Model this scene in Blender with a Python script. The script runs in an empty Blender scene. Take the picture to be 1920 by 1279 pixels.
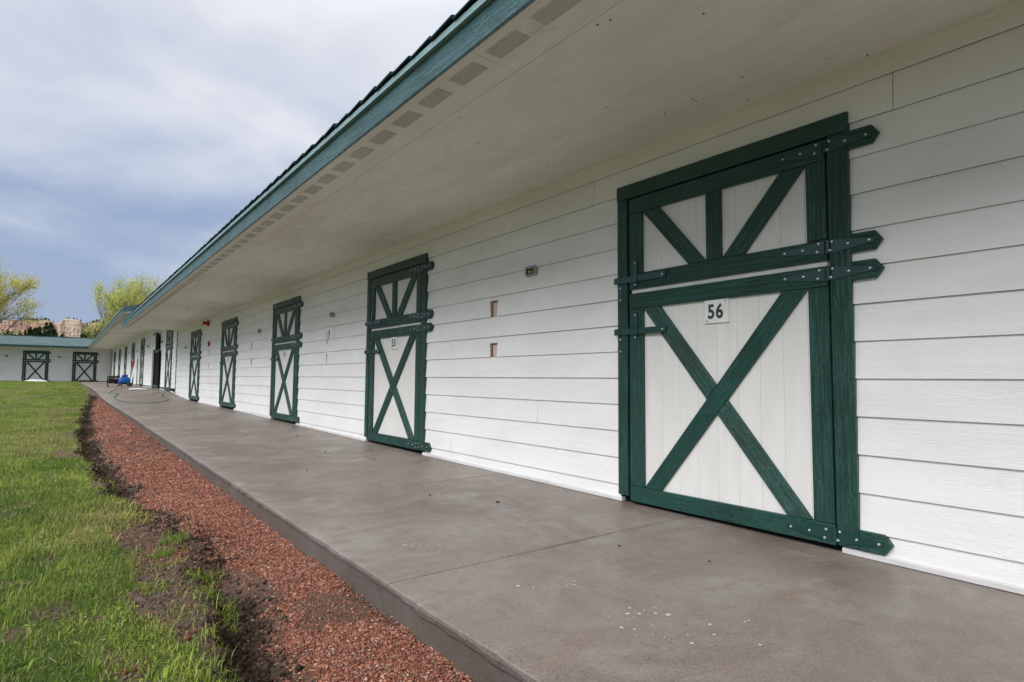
import bpy, bmesh, math, random
import numpy as np
from mathutils import Matrix, Vector

random.seed(7)
RNG = np.random.default_rng(11)
scene = bpy.context.scene
COL = scene.collection

# ------------------------------------------------------------------ camera
cam_data = bpy.data.cameras.new('camera')
cam_data.sensor_fit = 'HORIZONTAL'
cam_data.sensor_width = 36.0
cam_data.lens = 20.63
cam_data.clip_start = 0.05
cam_data.clip_end = 6000
cam = bpy.data.objects.new('camera', cam_data)
COL.objects.link(cam)
cam.matrix_world = Matrix(((0.794092, -0.045498, -0.606092, 0.0),
                           (-0.607749, -0.046928, -0.792741, 0.0),
                           (0.007626, 0.997862, -0.064917, 0.82),
                           (0, 0, 0, 1)))
scene.camera = cam

# ------------------------------------------------------------------ sky and sun
SUN_EL, SUN_AZ = math.radians(40), math.radians(255)     # azimuth clockwise from +Y
world = bpy.data.worlds.new('World')
scene.world = world
world.use_nodes = True
wn, wl = world.node_tree.nodes, world.node_tree.links
wn.clear()
w_out = wn.new('ShaderNodeOutputWorld')
w_mix = wn.new('ShaderNodeMixShader')
w_b1 = wn.new('ShaderNodeBackground')
w_b2 = wn.new('ShaderNodeBackground')
w_sky = wn.new('ShaderNodeTexSky')
w_sky.sky_type = 'NISHITA'
w_sky.sun_disc = False
w_sky.sun_elevation = SUN_EL
w_sky.sun_rotation = SUN_AZ
w_sky.air_density = 1.0
w_sky.dust_density = 1.0
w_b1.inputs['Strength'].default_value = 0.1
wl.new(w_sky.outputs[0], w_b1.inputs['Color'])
w_tc = wn.new('ShaderNodeTexCoord')
w_sep = wn.new('ShaderNodeSeparateXYZ')
wl.new(w_tc.outputs['Generated'], w_sep.inputs[0])
# cloud layer: direction projected on a flat cloud deck so that clouds flatten towards the horizon
w_zc = wn.new('ShaderNodeMath'); w_zc.operation = 'ADD'; w_zc.inputs[1].default_value = 0.22
wl.new(w_sep.outputs['Z'], w_zc.inputs[0])
w_zm = wn.new('ShaderNodeMath'); w_zm.operation = 'MAXIMUM'; w_zm.inputs[1].default_value = 0.08
wl.new(w_zc.outputs[0], w_zm.inputs[0])
w_dv = wn.new('ShaderNodeVectorMath'); w_dv.operation = 'DIVIDE'
w_cmb = wn.new('ShaderNodeCombineXYZ')
for s in ('X', 'Y', 'Z'):
    wl.new(w_zm.outputs[0], w_cmb.inputs[s])
wl.new(w_tc.outputs['Generated'], w_dv.inputs[0])
wl.new(w_cmb.outputs[0], w_dv.inputs[1])
w_map = wn.new('ShaderNodeMapping')
w_map.inputs['Location'].default_value = (3.1, 1.7, 0.4)
w_map.inputs['Scale'].default_value = (1.0, 0.85, 0.4)
wl.new(w_dv.outputs[0], w_map.inputs[0])
w_n1 = wn.new('ShaderNodeTexNoise')
w_n1.inputs['Scale'].default_value = 1.55
w_n1.inputs['Detail'].default_value = 6
w_n1.inputs['Roughness'].default_value = 0.5
w_n1.inputs['Distortion'].default_value = 0.35
wl.new(w_map.outputs[0], w_n1.inputs['Vector'])
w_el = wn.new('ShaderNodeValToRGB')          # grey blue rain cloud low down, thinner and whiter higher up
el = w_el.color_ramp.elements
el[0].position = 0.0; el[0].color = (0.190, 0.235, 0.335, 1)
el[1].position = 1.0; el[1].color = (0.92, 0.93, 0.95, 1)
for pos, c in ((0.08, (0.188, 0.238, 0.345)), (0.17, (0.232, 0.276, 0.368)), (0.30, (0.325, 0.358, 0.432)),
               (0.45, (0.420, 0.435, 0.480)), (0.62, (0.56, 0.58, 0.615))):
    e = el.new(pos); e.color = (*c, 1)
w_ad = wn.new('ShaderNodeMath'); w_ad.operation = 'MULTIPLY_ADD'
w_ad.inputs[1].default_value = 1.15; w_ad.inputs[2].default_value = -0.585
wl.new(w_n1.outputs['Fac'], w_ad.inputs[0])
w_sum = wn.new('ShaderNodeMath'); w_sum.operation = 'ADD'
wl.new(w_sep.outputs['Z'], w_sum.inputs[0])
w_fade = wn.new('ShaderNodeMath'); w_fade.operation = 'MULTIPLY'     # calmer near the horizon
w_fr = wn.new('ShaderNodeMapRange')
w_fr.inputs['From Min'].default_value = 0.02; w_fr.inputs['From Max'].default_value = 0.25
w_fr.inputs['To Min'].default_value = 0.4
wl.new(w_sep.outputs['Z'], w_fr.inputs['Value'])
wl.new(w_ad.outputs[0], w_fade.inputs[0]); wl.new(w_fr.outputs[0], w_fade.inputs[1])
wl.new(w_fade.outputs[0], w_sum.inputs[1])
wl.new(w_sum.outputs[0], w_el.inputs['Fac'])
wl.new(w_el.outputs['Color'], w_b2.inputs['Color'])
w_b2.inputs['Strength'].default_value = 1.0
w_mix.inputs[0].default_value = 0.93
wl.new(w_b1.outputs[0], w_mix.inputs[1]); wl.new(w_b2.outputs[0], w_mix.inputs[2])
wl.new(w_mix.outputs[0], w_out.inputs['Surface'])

sun_data = bpy.data.lights.new('sun', 'SUN')
sun_data.energy = 1.5
sun_data.angle = math.radians(38)
sun_data.color = (1.0, 0.985, 0.965)
sun = bpy.data.objects.new('sun', sun_data)
COL.objects.link(sun)
sdir = Vector((math.sin(SUN_AZ) * math.cos(SUN_EL), math.cos(SUN_AZ) * math.cos(SUN_EL), math.sin(SUN_EL)))
sun.rotation_euler = sdir.to_track_quat('Z', 'Y').to_euler()
sun.location = (-20, -6, 20)

scene.view_settings.view_transform = 'Standard'
scene.view_settings.look = 'None'
scene.view_settings.gamma = 1.0
scene.view_settings.exposure = 0.82
scene.view_settings.use_curve_mapping = False
scene.render.engine = 'CYCLES'
scene.cycles.max_bounces = 7
scene.cycles.diffuse_bounces = 4
scene.cycles.transparent_max_bounces = 4
scene.cycles.adaptive_threshold = 0.02

# ------------------------------------------------------------------ helpers
def vhash(ix, iy, seed):
    h = (ix.astype(np.int64) * 374761393 + iy.astype(np.int64) * 668265263 + seed * 974634777) & 0xFFFFFFFF
    h = ((h ^ (h >> 13)) * 1274126177) & 0xFFFFFFFF
    return ((h ^ (h >> 16)) & 0xFFFFFF) / float(0xFFFFFF)

def vnoise(x, y, seed=0):
    x = np.asarray(x, float); y = np.asarray(y, float)
    ix = np.floor(x); iy = np.floor(y)
    fx = x - ix; fy = y - iy
    fx = fx * fx * (3 - 2 * fx); fy = fy * fy * (3 - 2 * fy)
    a = vhash(ix, iy, seed); b = vhash(ix + 1, iy, seed)
    c = vhash(ix, iy + 1, seed); d = vhash(ix + 1, iy + 1, seed)
    return (a + (b - a) * fx) * (1 - fy) + (c + (d - c) * fx) * fy

def fbm(x, y, seed=0, octs=4):
    s = 0; a = 0.5; t = 0
    for o in range(octs):
        s = s + a * vnoise(x * 2 ** o + 17.3 * o, y * 2 ** o - 9.1 * o, seed + o); t += a; a *= 0.5
    return s / t

def sstep(a, b, x):
    t = np.clip((x - a) / (b - a), 0, 1)
    return t * t * (3 - 2 * t)

WLOC = {}
def link(o, parent=None, loc=(0, 0, 0)):
    COL.objects.link(o)
    loc = Vector(loc)
    if parent is not None:
        o.parent = parent
        o.location = loc - WLOC[parent.name]
    else:
        o.location = loc
    WLOC[o.name] = loc
    return o

def tag(o, label=None, cat=None, group=None, kind=None):
    if label: o['label'] = label
    if cat: o['category'] = cat
    if group: o['group'] = group
    if kind: o['kind'] = kind
    return o

def empty(name, loc):
    return link(bpy.data.objects.new(name, None), None, loc)

class MB:
    """collects polygons (world coordinates) for one mesh"""
    def __init__(self):
        self.v = []; self.f = []; self.m = []; self.g = []
    def add(self, verts, faces, mat=0, grain=None):
        b = len(self.v)
        self.v += [tuple(p) for p in verts]
        self.f += [tuple(i + b for i in f) for f in faces]
        self.m += [mat] * len(faces)
        self.g += list(grain) if grain is not None else [(0.0, 0.0, 0.0)] * len(verts)
    def box(self, x0, x1, y0, y1, z0, z1, mat=0):
        v = [(x, y, z) for z in (z0, z1) for y in (y0, y1) for x in (x0, x1)]
        self.add(v, [(0, 2, 3, 1), (4, 5, 7, 6), (0, 1, 5, 4), (2, 6, 7, 3), (0, 4, 6, 2), (1, 3, 7, 5)], mat, grain=v)
    def tube(self, pts, rad, n=8, mat=0, cap=True):
        pts = [Vector(p) for p in pts]
        rad = [rad] * len(pts) if not hasattr(rad, '__len__') else rad
        rings = []
        for i, p in enumerate(pts):
            t = (pts[min(i + 1, len(pts) - 1)] - pts[max(i - 1, 0)]).normalized()
            up = Vector((0, 0, 1)) if abs(t.z) < 0.9 else Vector((1, 0, 0))
            a = t.cross(up).normalized(); b = t.cross(a)
            rings.append([p + (a * math.cos(2 * math.pi * k / n) + b * math.sin(2 * math.pi * k / n)) * rad[i] for k in range(n)])
        v = [q for r in rings for q in r]
        f = []
        for i in range(len(rings) - 1):
            for k in range(n):
                k2 = (k + 1) % n
                f.append((i * n + k, i * n + k2, (i + 1) * n + k2, (i + 1) * n + k))
        if cap:
            f.append(tuple(range(n - 1, -1, -1))); f.append(tuple((len(rings) - 1) * n + k for k in range(n)))
        self.add(v, f, mat)
    def build(self, name, mats, parent=None, smooth=False, recalc=True, origin=None):
        v = np.array(self.v, float)
        if origin is None:
            lo, hi = v.min(0), v.max(0)
            origin = ((lo[0] + hi[0]) / 2, (lo[1] + hi[1]) / 2, lo[2])
        me = bpy.data.meshes.new(name)
        me.from_pydata((v - np.array(origin)).tolist(), [], self.f)
        mats = mats if isinstance(mats, (list, tuple)) else [mats]
        for m in mats: me.materials.append(m)
        if len(mats) > 1: me.polygons.foreach_set('material_index', self.m)
        if smooth: me.polygons.foreach_set('use_smooth', [True] * len(me.polygons))
        at = me.attributes.new('grain', 'FLOAT_VECTOR', 'POINT')
        at.data.foreach_set('vector', np.array(self.g, np.float32).ravel())
        if recalc:
            bm = bmesh.new(); bm.from_mesh(me)
            bmesh.ops.recalc_face_normals(bm, faces=bm.faces)
            bm.to_mesh(me); bm.free()
        me.update()
        return link(bpy.data.objects.new(name, me), parent, origin)

def tri_mesh(name, verts, tris, mat, cols=None, parent=None, origin=(0, 0, 0), smooth=False):
    """large numpy triangle mesh"""
    me = bpy.data.meshes.new(name)
    verts = np.asarray(verts, np.float32) - np.array(origin, np.float32)
    n, t = len(verts), len(tris)
    me.vertices.add(n); me.vertices.foreach_set('co', verts.ravel())
    k = tris.shape[1]
    me.loops.add(t * k); me.loops.foreach_set('vertex_index', np.asarray(tris, np.int32).ravel())
    me.polygons.add(t)
    me.polygons.foreach_set('loop_start', np.arange(0, t * k, k, dtype=np.int32))
    if smooth: me.polygons.foreach_set('use_smooth', np.ones(t, bool))
    me.materials.append(mat)
    if cols is not None:
        ca = me.color_attributes.new('tint', 'FLOAT_COLOR', 'POINT')
        c4 = np.ones((n, 4), np.float32); c4[:, :cols.shape[1]] = cols
        ca.data.foreach_set('color', c4.ravel())
    me.update(calc_edges=True)
    return link(bpy.data.objects.new(name, me), parent, origin)

# ------------------------------------------------------------------ materials
class Mat:
    def __init__(self, name, rough=0.6, spec=0.5):
        self.m = bpy.data.materials.new(name); self.m.use_nodes = True
        self.n = self.m.node_tree.nodes; self.l = self.m.node_tree.links
        self.b = self.n['Principled BSDF']
        self.b.inputs['Roughness'].default_value = rough
        self.b.inputs['Specular IOR Level'].default_value = spec
    def node(self, t, **kw):
        n = self.n.new(t)
        for k, v in kw.items():
            if hasattr(n, k): setattr(n, k, v)
            else: n.inputs[k.replace('_', ' ')].default_value = v
        return n
    def pos(self, scale=(1, 1, 1), src='pos', name='grain'):
        mp = self.node('ShaderNodeMapping'); mp.inputs['Scale'].default_value = scale
        if src == 'pos': self.l.new(self.node('ShaderNodeNewGeometry').outputs['Position'], mp.inputs[0])
        elif src == 'obj': self.l.new(self.node('ShaderNodeTexCoord').outputs['Object'], mp.inputs[0])
        else:
            a = self.node('ShaderNodeAttribute', attribute_name=name); self.l.new(a.outputs['Vector'], mp.inputs[0])
        return mp.outputs[0]
    def noise(self, vec, scale=5, detail=4, rough=0.55, dist=0.0):
        n = self.node('ShaderNodeTexNoise', Scale=scale, Detail=detail, Roughness=rough, Distortion=dist)
        if vec is not None: self.l.new(vec, n.inputs['Vector'])
        return n.outputs['Fac']
    def ramp(self, fac, stops):
        r = self.node('ShaderNodeValToRGB'); e = r.color_ramp.elements
        while len(e) < len(stops): e.new(0.5)
        for k, (p, c) in enumerate(stops):
            e[k].position = p; e[k].color = (*c, 1) if len(c) == 3 else c
        self.l.new(fac, r.inputs[0]); return r.outputs[0]
    def mix(self, fac, a, b, mode='MIX'):
        m = self.node('ShaderNodeMix', data_type='RGBA', blend_type=mode)
        for s, v in ((m.inputs[0], fac), (m.inputs[6], a), (m.inputs[7], b)):
            if hasattr(v, 'links'): self.l.new(v, s)
            elif isinstance(v, (int, float)): s.default_value = v
            else: s.default_value = (*v, 1)
        return m.outputs[2]
    def math(self, op, a, b=0.0, c=0.0):
        m = self.node('ShaderNodeMath', operation=op)
        for s, v in zip(m.inputs, (a, b, c)):
            if hasattr(v, 'links'): self.l.new(v, s)
            else: s.default_value = v
        return m.outputs[0]
    def rng(self, v, a, b, c=0.0, d=1.0):
        m = self.node('ShaderNodeMapRange')
        self.l.new(v, m.inputs[0])
        for s, x in zip(m.inputs[1:5], (a, b, c, d)): s.default_value = x
        return m.outputs[0]
    def color(self, v):
        s = self.b.inputs['Base Color']
        if hasattr(v, 'links'): self.l.new(v, s)
        else: s.default_value = (*v, 1)
        return self
    def rough(self, v): self.l.new(v, self.b.inputs['Roughness']); return self
    def bump(self, h, strength=0.3, dist=0.01):
        prev = self.b.inputs['Normal'].links[0].from_socket if self.b.inputs['Normal'].links else None
        b = self.node('ShaderNodeBump', Strength=strength, Distance=dist)
        self.l.new(h, b.inputs['Height'])
        if prev: self.l.new(prev, b.inputs['Normal'])
        self.l.new(b.outputs[0], self.b.inputs['Normal']); return self
    def rand(self): return self.node('ShaderNodeObjectInfo').outputs['Random']

def plain(name, c, rough=0.6, spec=0.5, metal=0.0):
    m = Mat(name, rough, spec); m.color(c); m.b.inputs['Metallic'].default_value = metal
    v = m.noise(m.pos((1, 1, 1), 'obj'), 9, 4)
    m.color(m.mix(0.35, c, m.ramp(v, [(0.3, tuple(x * 0.7 for x in c)), (0.7, tuple(min(1, x * 1.25) for x in c))])))
    return m.m

def mat_siding():
    m = Mat('white_siding_paint', 0.55, 0.35)
    r = m.rand()
    # embossed cedar grain: long wavy lines along the board, shifted on each board
    geo = m.node('ShaderNodeNewGeometry').outputs['Position']
    off = m.node('ShaderNodeCombineXYZ'); m.l.new(m.math('MULTIPLY', r, 37.0), off.inputs['Y'])
    add = m.node('ShaderNodeVectorMath', operation='ADD'); m.l.new(geo, add.inputs[0]); m.l.new(off.outputs[0], add.inputs[1])
    mp = m.node('ShaderNodeMapping'); mp.inputs['Scale'].default_value = (6, 1.3, 26); m.l.new(add.outputs[0], mp.inputs[0])
    g1 = m.noise(mp.outputs[0], 1.0, 5, 0.62, 0.9)
    wv = m.math('SINE', m.math('MULTIPLY', g1, 60.0))
    g2 = m.noise(m.pos((8, 3.0, 190)), 1.0, 3, 0.6)
    amt = m.rng(m.noise(m.pos((1, 0.9, 5)), 1.2, 2), 0.42, 0.62)
    h = m.math('ADD', m.math('MULTIPLY', m.math('MULTIPLY', wv, amt), 0.6), m.math('MULTIPLY', g2, 1.0))
    m.bump(h, 0.32, 0.004)
    dirt = m.noise(m.pos((1, 0.7, 1.6)), 2.2, 6, 0.6)
    c = m.mix(m.rng(dirt, 0.40, 0.75), (0.86, 0.86, 0.85), (0.79, 0.78, 0.75))
    c = m.mix(m.rng(r, 0, 1, 0.0, 0.10), c, (0.70, 0.71, 0.70))
    spk = m.rng(m.noise(m.pos((1, 1, 1)), 38, 1), 0.80, 0.83)
    c = m.mix(m.math('MULTIPLY', spk, 0.5), c, (0.25, 0.22, 0.18))
    m.color(c); return m.m

def mat_soffit():
    m = Mat('soffit_paint', 0.6, 0.3)
    a = m.noise(m.pos((2.2, 0.5, 1)), 1.6, 6, 0.6, 0.4)
    b = m.noise(m.pos((1.3, 0.35, 1)), 4.0, 4, 0.6, 0.8)
    c = m.mix(m.rng(a, 0.35, 0.7), (0.82, 0.80, 0.75), (0.72, 0.69, 0.625))
    c = m.mix(m.rng(b, 0.53, 0.66, 0, .6), c, (0.86, 0.845, 0.81))
    c = m.mix(m.math('MULTIPLY', m.rng(m.noise(m.pos((1, 1, 1)), 7, 3), 0.66, 0.78), 0.4), c, (0.47, 0.41, 0.33))
    m.color(c)
    m.bump(m.noise(m.pos((1, 1, 1)), 60, 3), 0.08, 0.003); return m.m

def mat_trim():
    m = Mat('white_trim_paint', 0.5, 0.4)
    d = m.noise(m.pos((1, 1.2, 3)), 4, 5, 0.6)
    m.color(m.mix(m.rng(d, 0.4, 0.75), (0.70, 0.70, 0.70), (0.54, 0.52, 0.49))); return m.m

def mat_green(name='green_gloss_paint', base=(0.0065, 0.044, 0.034), rough=0.38):
    m = Mat(name, rough, 0.5)
    r = m.rand()
    v = m.pos((1, 1, 1), 'attr')
    off = m.node('ShaderNodeCombineXYZ'); m.l.new(m.math('MULTIPLY', r, 23.0), off.inputs['X'])
    add = m.node('ShaderNodeVectorMath', operation='ADD'); m.l.new(v, add.inputs[0]); m.l.new(off.outputs[0], add.inputs[1])
    mp = m.node('ShaderNodeMapping'); mp.inputs['Scale'].default_value = (2.6, 55, 55); m.l.new(add.outputs[0], mp.inputs[0])
    g = m.noise(mp.outputs[0], 1.0, 4, 0.65, 1.0)
    wv = m.math('SINE', m.math('MULTIPLY', g, 34.0))
    drops = m.noise(m.pos((1, 1, 1)), 130, 2, 0.6)
    h = m.math('ADD', m.math('MULTIPLY', wv, 0.35), m.math('MULTIPLY', m.rng(drops, 0.62, 0.70), 0.55))
    m.bump(m.math('ADD', h, g), 0.75, 0.0045)
    b2 = tuple(x * 1.5 + 0.004 for x in base)
    c = m.mix(m.rng(m.noise(m.pos((1, 1, 1)), 3.2, 4), 0.35, 0.7), base, b2)
    chip = m.rng(m.noise(m.pos((1, 1, 1)), 26, 3, 0.7), 0.755, 0.78)
    c = m.mix(m.rng(wv, .55, 1.0, 0, .35), c, tuple(x * 2.6 + .008 for x in base))
    c = m.mix(m.math('MULTIPLY', chip, 0.5), c, (0.25, 0.30, 0.28))
    m.color(c)
    m.rough(m.rng(m.noise(m.pos((1, 1, 1)), 14, 3), 0.3, 0.7, rough - 0.08, rough + 0.14)); return m.m

def mat_plank():
    m = Mat('cream_plank_paint', 0.5, 0.4)
    r = m.rand()
    a = m.noise(m.pos((6, 6, 1.1)), 2, 5, 0.6)
    c = m.mix(m.rng(a, 0.35, 0.75), (0.78, 0.77, 0.74), (0.71, 0.695, 0.66))
    c = m.mix(m.rng(r, 0, 1, 0, 0.12), c, (0.60, 0.58, 0.55))
    st = m.rng(m.noise(m.pos((22, 22, 2.2)), 1, 3, 0.6), 0.755, 0.79)
    c = m.mix(m.math('MULTIPLY', st, 0.65), c, (0.56, 0.42, 0.14))
    m.color(c)
    m.bump(m.noise(m.pos((70, 70, 5)), 1, 4), 0.12, 0.002); return m.m

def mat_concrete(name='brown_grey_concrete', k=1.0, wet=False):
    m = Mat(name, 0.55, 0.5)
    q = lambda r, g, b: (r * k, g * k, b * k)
    a = m.noise(m.pos((1, 1, 1)), 1.1, 8, 0.62, 0.6)
    b = m.noise(m.pos((1.0, 4.0, 1)), 2.3, 7, 0.68, 0.6)
    c = m.ramp(a, [(0.36, q(0.14, 0.110, 0.092)), (0.5, q(0.21, 0.173, 0.15)), (0.64, q(0.28, 0.25, 0.228))])
    c = m.mix(m.rng(b, 0.48, 0.62, 0, .75), c, q(0.20, 0.148, 0.118))
    rust = m.noise(m.pos((1, 1.8, 1)), 3.1, 6, 0.65, .5)
    c = m.mix(m.rng(rust, 0.55, 0.67, 0, .6), c, q(0.20, 0.125, 0.08))
    pale = m.noise(m.pos((1, 1, 1)), 2.1, 6, 0.65, 1.2)
    c = m.mix(m.rng(pale, 0.52, 0.68, 0, .45), c, q(0.34, 0.33, 0.32))
    dark = m.noise(m.pos((2.2, 1, 1)), 5.3, 5, 0.7)
    c = m.mix(m.rng(dark, 0.56, 0.70, 0, .4), c, q(0.085, 0.07, 0.062))
    fine = m.noise(m.pos((1, 1, 1)), 150, 4, 0.75)
    c = m.mix(m.rng(fine, 0.40, 0.62, 0.0, 0.55), c, q(0.33, 0.29, 0.255))
    fd = m.noise(m.pos((1, 1, 1)), 90, 4, 0.75)
    c = m.mix(m.rng(fd, 0.52, 0.66, 0.0, 0.5), c, q(0.10, 0.083, 0.072))
    spk = m.rng(m.noise(m.pos((1, 1, 1)), 60, 2), 0.745, 0.77)
    c = m.mix(m.math('MULTIPLY', spk, 0.8), c, q(0.05, 0.04, 0.035))
    m.color(c)
    m.rough(m.rng(pale, 0.36, 0.60, 0.30 if not wet else .5, 0.62))
    h = m.math('ADD', m.noise(m.pos((1, 1, 1)), 170, 4, 0.75), m.math('MULTIPLY', m.noise(m.pos((5, 60, 20)), 1, 4, 0.6), 1.0))
    m.bump(h, 0.45, 0.003 if not wet else .006); m.bump(m.noise(m.pos((1, 1, 1)), 14, 6, 0.65), 0.3, 0.008); return m.m

def mat_ground():
    m = Mat('soil_and_turf', 0.9, 0.2)
    at = m.node('ShaderNodeVertexColor', layer_name='tint').outputs['Color']
    sep = m.node('ShaderNodeSeparateColor'); m.l.new(at, sep.inputs[0])
    lawn, red, dark = sep.outputs[0], sep.outputs[1], sep.outputs[2]
    n1 = m.noise(m.pos((1, 1, 1)), 30, 6, 0.7)
    n2 = m.noise(m.pos((1, 1, 1)), 6, 5, 0.6)
    soil = m.ramp(n1, [(0.3, (0.09, 0.060, 0.043)), (0.55, (0.17, 0.118, 0.088)), (0.75, (0.25, 0.185, 0.145))])
    turf = m.ramp(n2, [(0.3, (0.05, 0.085, 0.014)), (0.55, (0.085, 0.12, 0.022)), (0.75, (0.14, 0.145, 0.04))])
    rd = m.ramp(n1, [(0.3, (0.14, 0.05, 0.034)), (0.6, (0.25, 0.092, 0.06)), (0.8, (0.32, 0.14, 0.10))])
    dk = m.ramp(n1, [(0.3, (0.018, 0.013, 0.010)), (0.7, (0.06, 0.042, 0.032))])
    c = m.mix(red, soil, rd); c = m.mix(dark, c, dk); c = m.mix(lawn, c, turf)
    m.color(c)
    m.bump(n1, 0.8, 0.02); m.bump(m.noise(m.pos((1, 1, 1)), 120, 4, 0.7), 0.6, 0.006); return m.m

def mat_tint(name, rough=0.7, spec=0.3, trans=0.0, var=0.0):
    m = Mat(name, rough, spec)
    c = m.node('ShaderNodeVertexColor', layer_name='tint').outputs['Color']
    if var:
        c = m.mix(m.rng(m.noise(m.pos((1, 1, 1)), 60, 3), 0.3, 0.7, 0, var), c, (0.5, 0.4, 0.34))
    m.color(c)
    if trans:
        out = m.n['Material Output']
        tr = m.node('ShaderNodeBsdfTranslucent'); m.l.new(c, tr.inputs['Color'])
        mx = m.node('ShaderNodeMixShader'); mx.inputs[0].default_value = trans
        m.l.new(m.b.outputs[0], mx.inputs[1]); m.l.new(tr.outputs[0], mx.inputs[2]); m.l.new(mx.outputs[0], out.inputs['Surface'])
    return m.m

def mat_roof():
    m = Mat('teal_asphalt_shingle', 0.75, 0.4)
    v = m.node('ShaderNodeTexBrick', offset=0.5)
    v.inputs['Scale'].default_value = 1.0
    v.inputs['Brick Width'].default_value = 0.33; v.inputs['Row Height'].default_value = 0.14
    v.inputs['Mortar Size'].default_value = 0.006
    v.inputs['Color1'].default_value = (0.045, 0.085, 0.085, 1); v.inputs['Color2'].default_value = (0.08, 0.13, 0.128, 1)
    v.inputs['Mortar'].default_value = (0.012, 0.03, 0.028, 1)
    m.l.new(m.pos((1, 1, 1), 'attr'), v.inputs['Vector'])
    n = m.noise(m.pos((1, 1, 1)), 2.2, 5, 0.65)
    c = m.mix(m.rng(n, 0.4, 0.7, 0, 0.55), v.outputs['Color'], (0.15, 0.20, 0.20))
    g = m.noise(m.pos((1, 1, 1)), 220, 2)
    c = m.mix(m.rng(g, 0.4, 0.7, 0, 0.3), c, (0.02, 0.05, 0.05))
    m.color(c); m.bump(v.outputs['Fac'], -0.5, 0.01); return m.m

def mat_bluff():
    m = Mat('banded_sandstone_bluff', 0.95, 0.1)
    at = m.node('ShaderNodeVertexColor', layer_name='tint').outputs['Color']
    n = m.noise(m.pos((0.30, 0.12, 0.10)), 1, 6, 0.65, .8)
    bands = m.noise(m.pos((0.01, 0.01, 0.5)), 1, 5, 0.6, 0.3)
    c = m.mix(m.rng(n, 0.48, 0.72, 0, 0.4), at, (0.16, 0.085, 0.05))
    c = m.mix(m.rng(bands, 0.45, 0.7, 0, 0.35), c, (0.50, 0.40, 0.30))
    m.color(c); m.bump(n, 0.6, 1.0); return m.m

M = dict(siding=mat_siding(), soffit=mat_soffit(), trim=mat_trim(), green=mat_green(), plank=mat_plank(),
         fascia=mat_green('sky_tinted_fascia_green', (0.040, 0.094, 0.104), 0.33),  # same green paint, with the sky's reflection painted into the base colour as teal
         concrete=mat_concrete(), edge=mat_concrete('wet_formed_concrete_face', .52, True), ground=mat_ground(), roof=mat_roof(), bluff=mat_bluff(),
         grass=mat_tint('grass_blades', 0.55, 0.35, 0.30), chips=mat_tint('crushed_red_rock', 0.8, 0.3, 0, 0.08),
         clods=mat_tint('soil_clods', 0.95, 0.1), leaf=mat_tint('spring_leaves', 0.7, 0.2, 0.35), bark=mat_tint('bark', 0.9, 0.1),
         needle=mat_tint('pine_needles', 0.9, 0.1, 0.1),
         dark=plain('black_felt', (0.012, 0.012, 0.012), 0.9, 0.1), bolt=plain('zinc_bolt', (0.50, 0.52, 0.53), 0.35, 0.5, 0.5),
         hinge=plain('green_painted_iron', (0.008, 0.046, 0.037), 0.33),
         plate=plain('white_number_plate', (0.80, 0.80, 0.77), 0.35), digit=plain('green_numerals', (0.012, 0.06, 0.035), 0.5),
         shingle=plain('dark_teal_shingle', (0.022, 0.052, 0.055), 0.85, 0.2), drip=plain('pale_teal_drip_edge', (0.22, 0.34, 0.36), 0.35),
         galv=plain('galvanised_box', (0.42, 0.41, 0.37), 0.5, 0.5, 0.5), wood=plain('raw_wood', (0.52, 0.34, 0.20), 0.8),
         pinkwood=plain('torn_backing_board', (0.66, 0.49, 0.42), 0.85), wire=plain('yellow_wire', (0.48, 0.38, 0.16), 0.6),
         red=plain('red_enamel', (0.42, 0.025, 0.02), 0.35), blue=plain('blue_enamel', (0.01, 0.11, 0.42), 0.3),
         black=plain('black_rubber', (0.02, 0.02, 0.022), 0.5), white=plain('white_sheet', (0.82, 0.82, 0.82), 0.7),
         hose=plain('green_hose', (0.03, 0.15, 0.11), 0.4), spot=plain('white_paint_drips', (0.50, 0.50, 0.49), 0.7),
         oil=plain('dark_debris', (0.03, 0.022, 0.016), 0.9), lumber=plain('lumber', (0.55, 0.43, 0.29), 0.75),
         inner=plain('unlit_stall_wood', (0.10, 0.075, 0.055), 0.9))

# ------------------------------------------------------------------ levels (metres; 0 = walkway at the nearest door)
def lerp_tab(tab):
    xs = np.array([t[0] for t in tab]); ys = np.array([t[1] for t in tab])
    return lambda y: np.interp(y, xs, ys)
zw = lerp_tab([(-8, -.02), (.6, 0), (2.64, .015), (5.5, .03), (9.6, .064), (13.9, .10), (17.9, .115), (19.7, .13), (21.2, .19),
               (22.5, .265), (23.4, .305), (25, .322), (28, .34), (38, .36), (56, .385)])
ze = lerp_tab([(-8, -.02), (.6, 0), (3, .012), (8, .04), (14, .075), (20.7, .087), (23.7, .12), (27, .20), (30, .262), (40, .33), (56, .372)])
xe = lerp_tab([(-8, 1.055), (22, 1.06), (30, 1.06), (44, 1.0), (53, .88), (57, .86)])
XW, XEAVE = 2.998, 1.43
YA = 22.32                          # where the near section ends
YN = -6.0                           # near end
YWING = 55.0
SOF_A, SOF_B = 2.36, 2.845
S = 0.1778
ZL = lambda k: 0.8356 + (8 - k) * S      # siding lap lines, counted from the soffit

# ------------------------------------------------------------------ ground
def lawn_z(x, y):
    base = np.interp(y, [-8, 2, 8, 14, 21, 26, 32, 44, 57, 80], [-.07, -.05, -.02, .02, .06, .14, .25, .33, .40, .42])
    left = sstep(0.0, -6.0, x) * 0.10 * sstep(20, 50, y)
    return base + left + 0.05 * (fbm(x * 1.1, y * 1.1, 3) - .5) + 0.02 * (fbm(x * 6, y * 6, 5) - .5)

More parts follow.
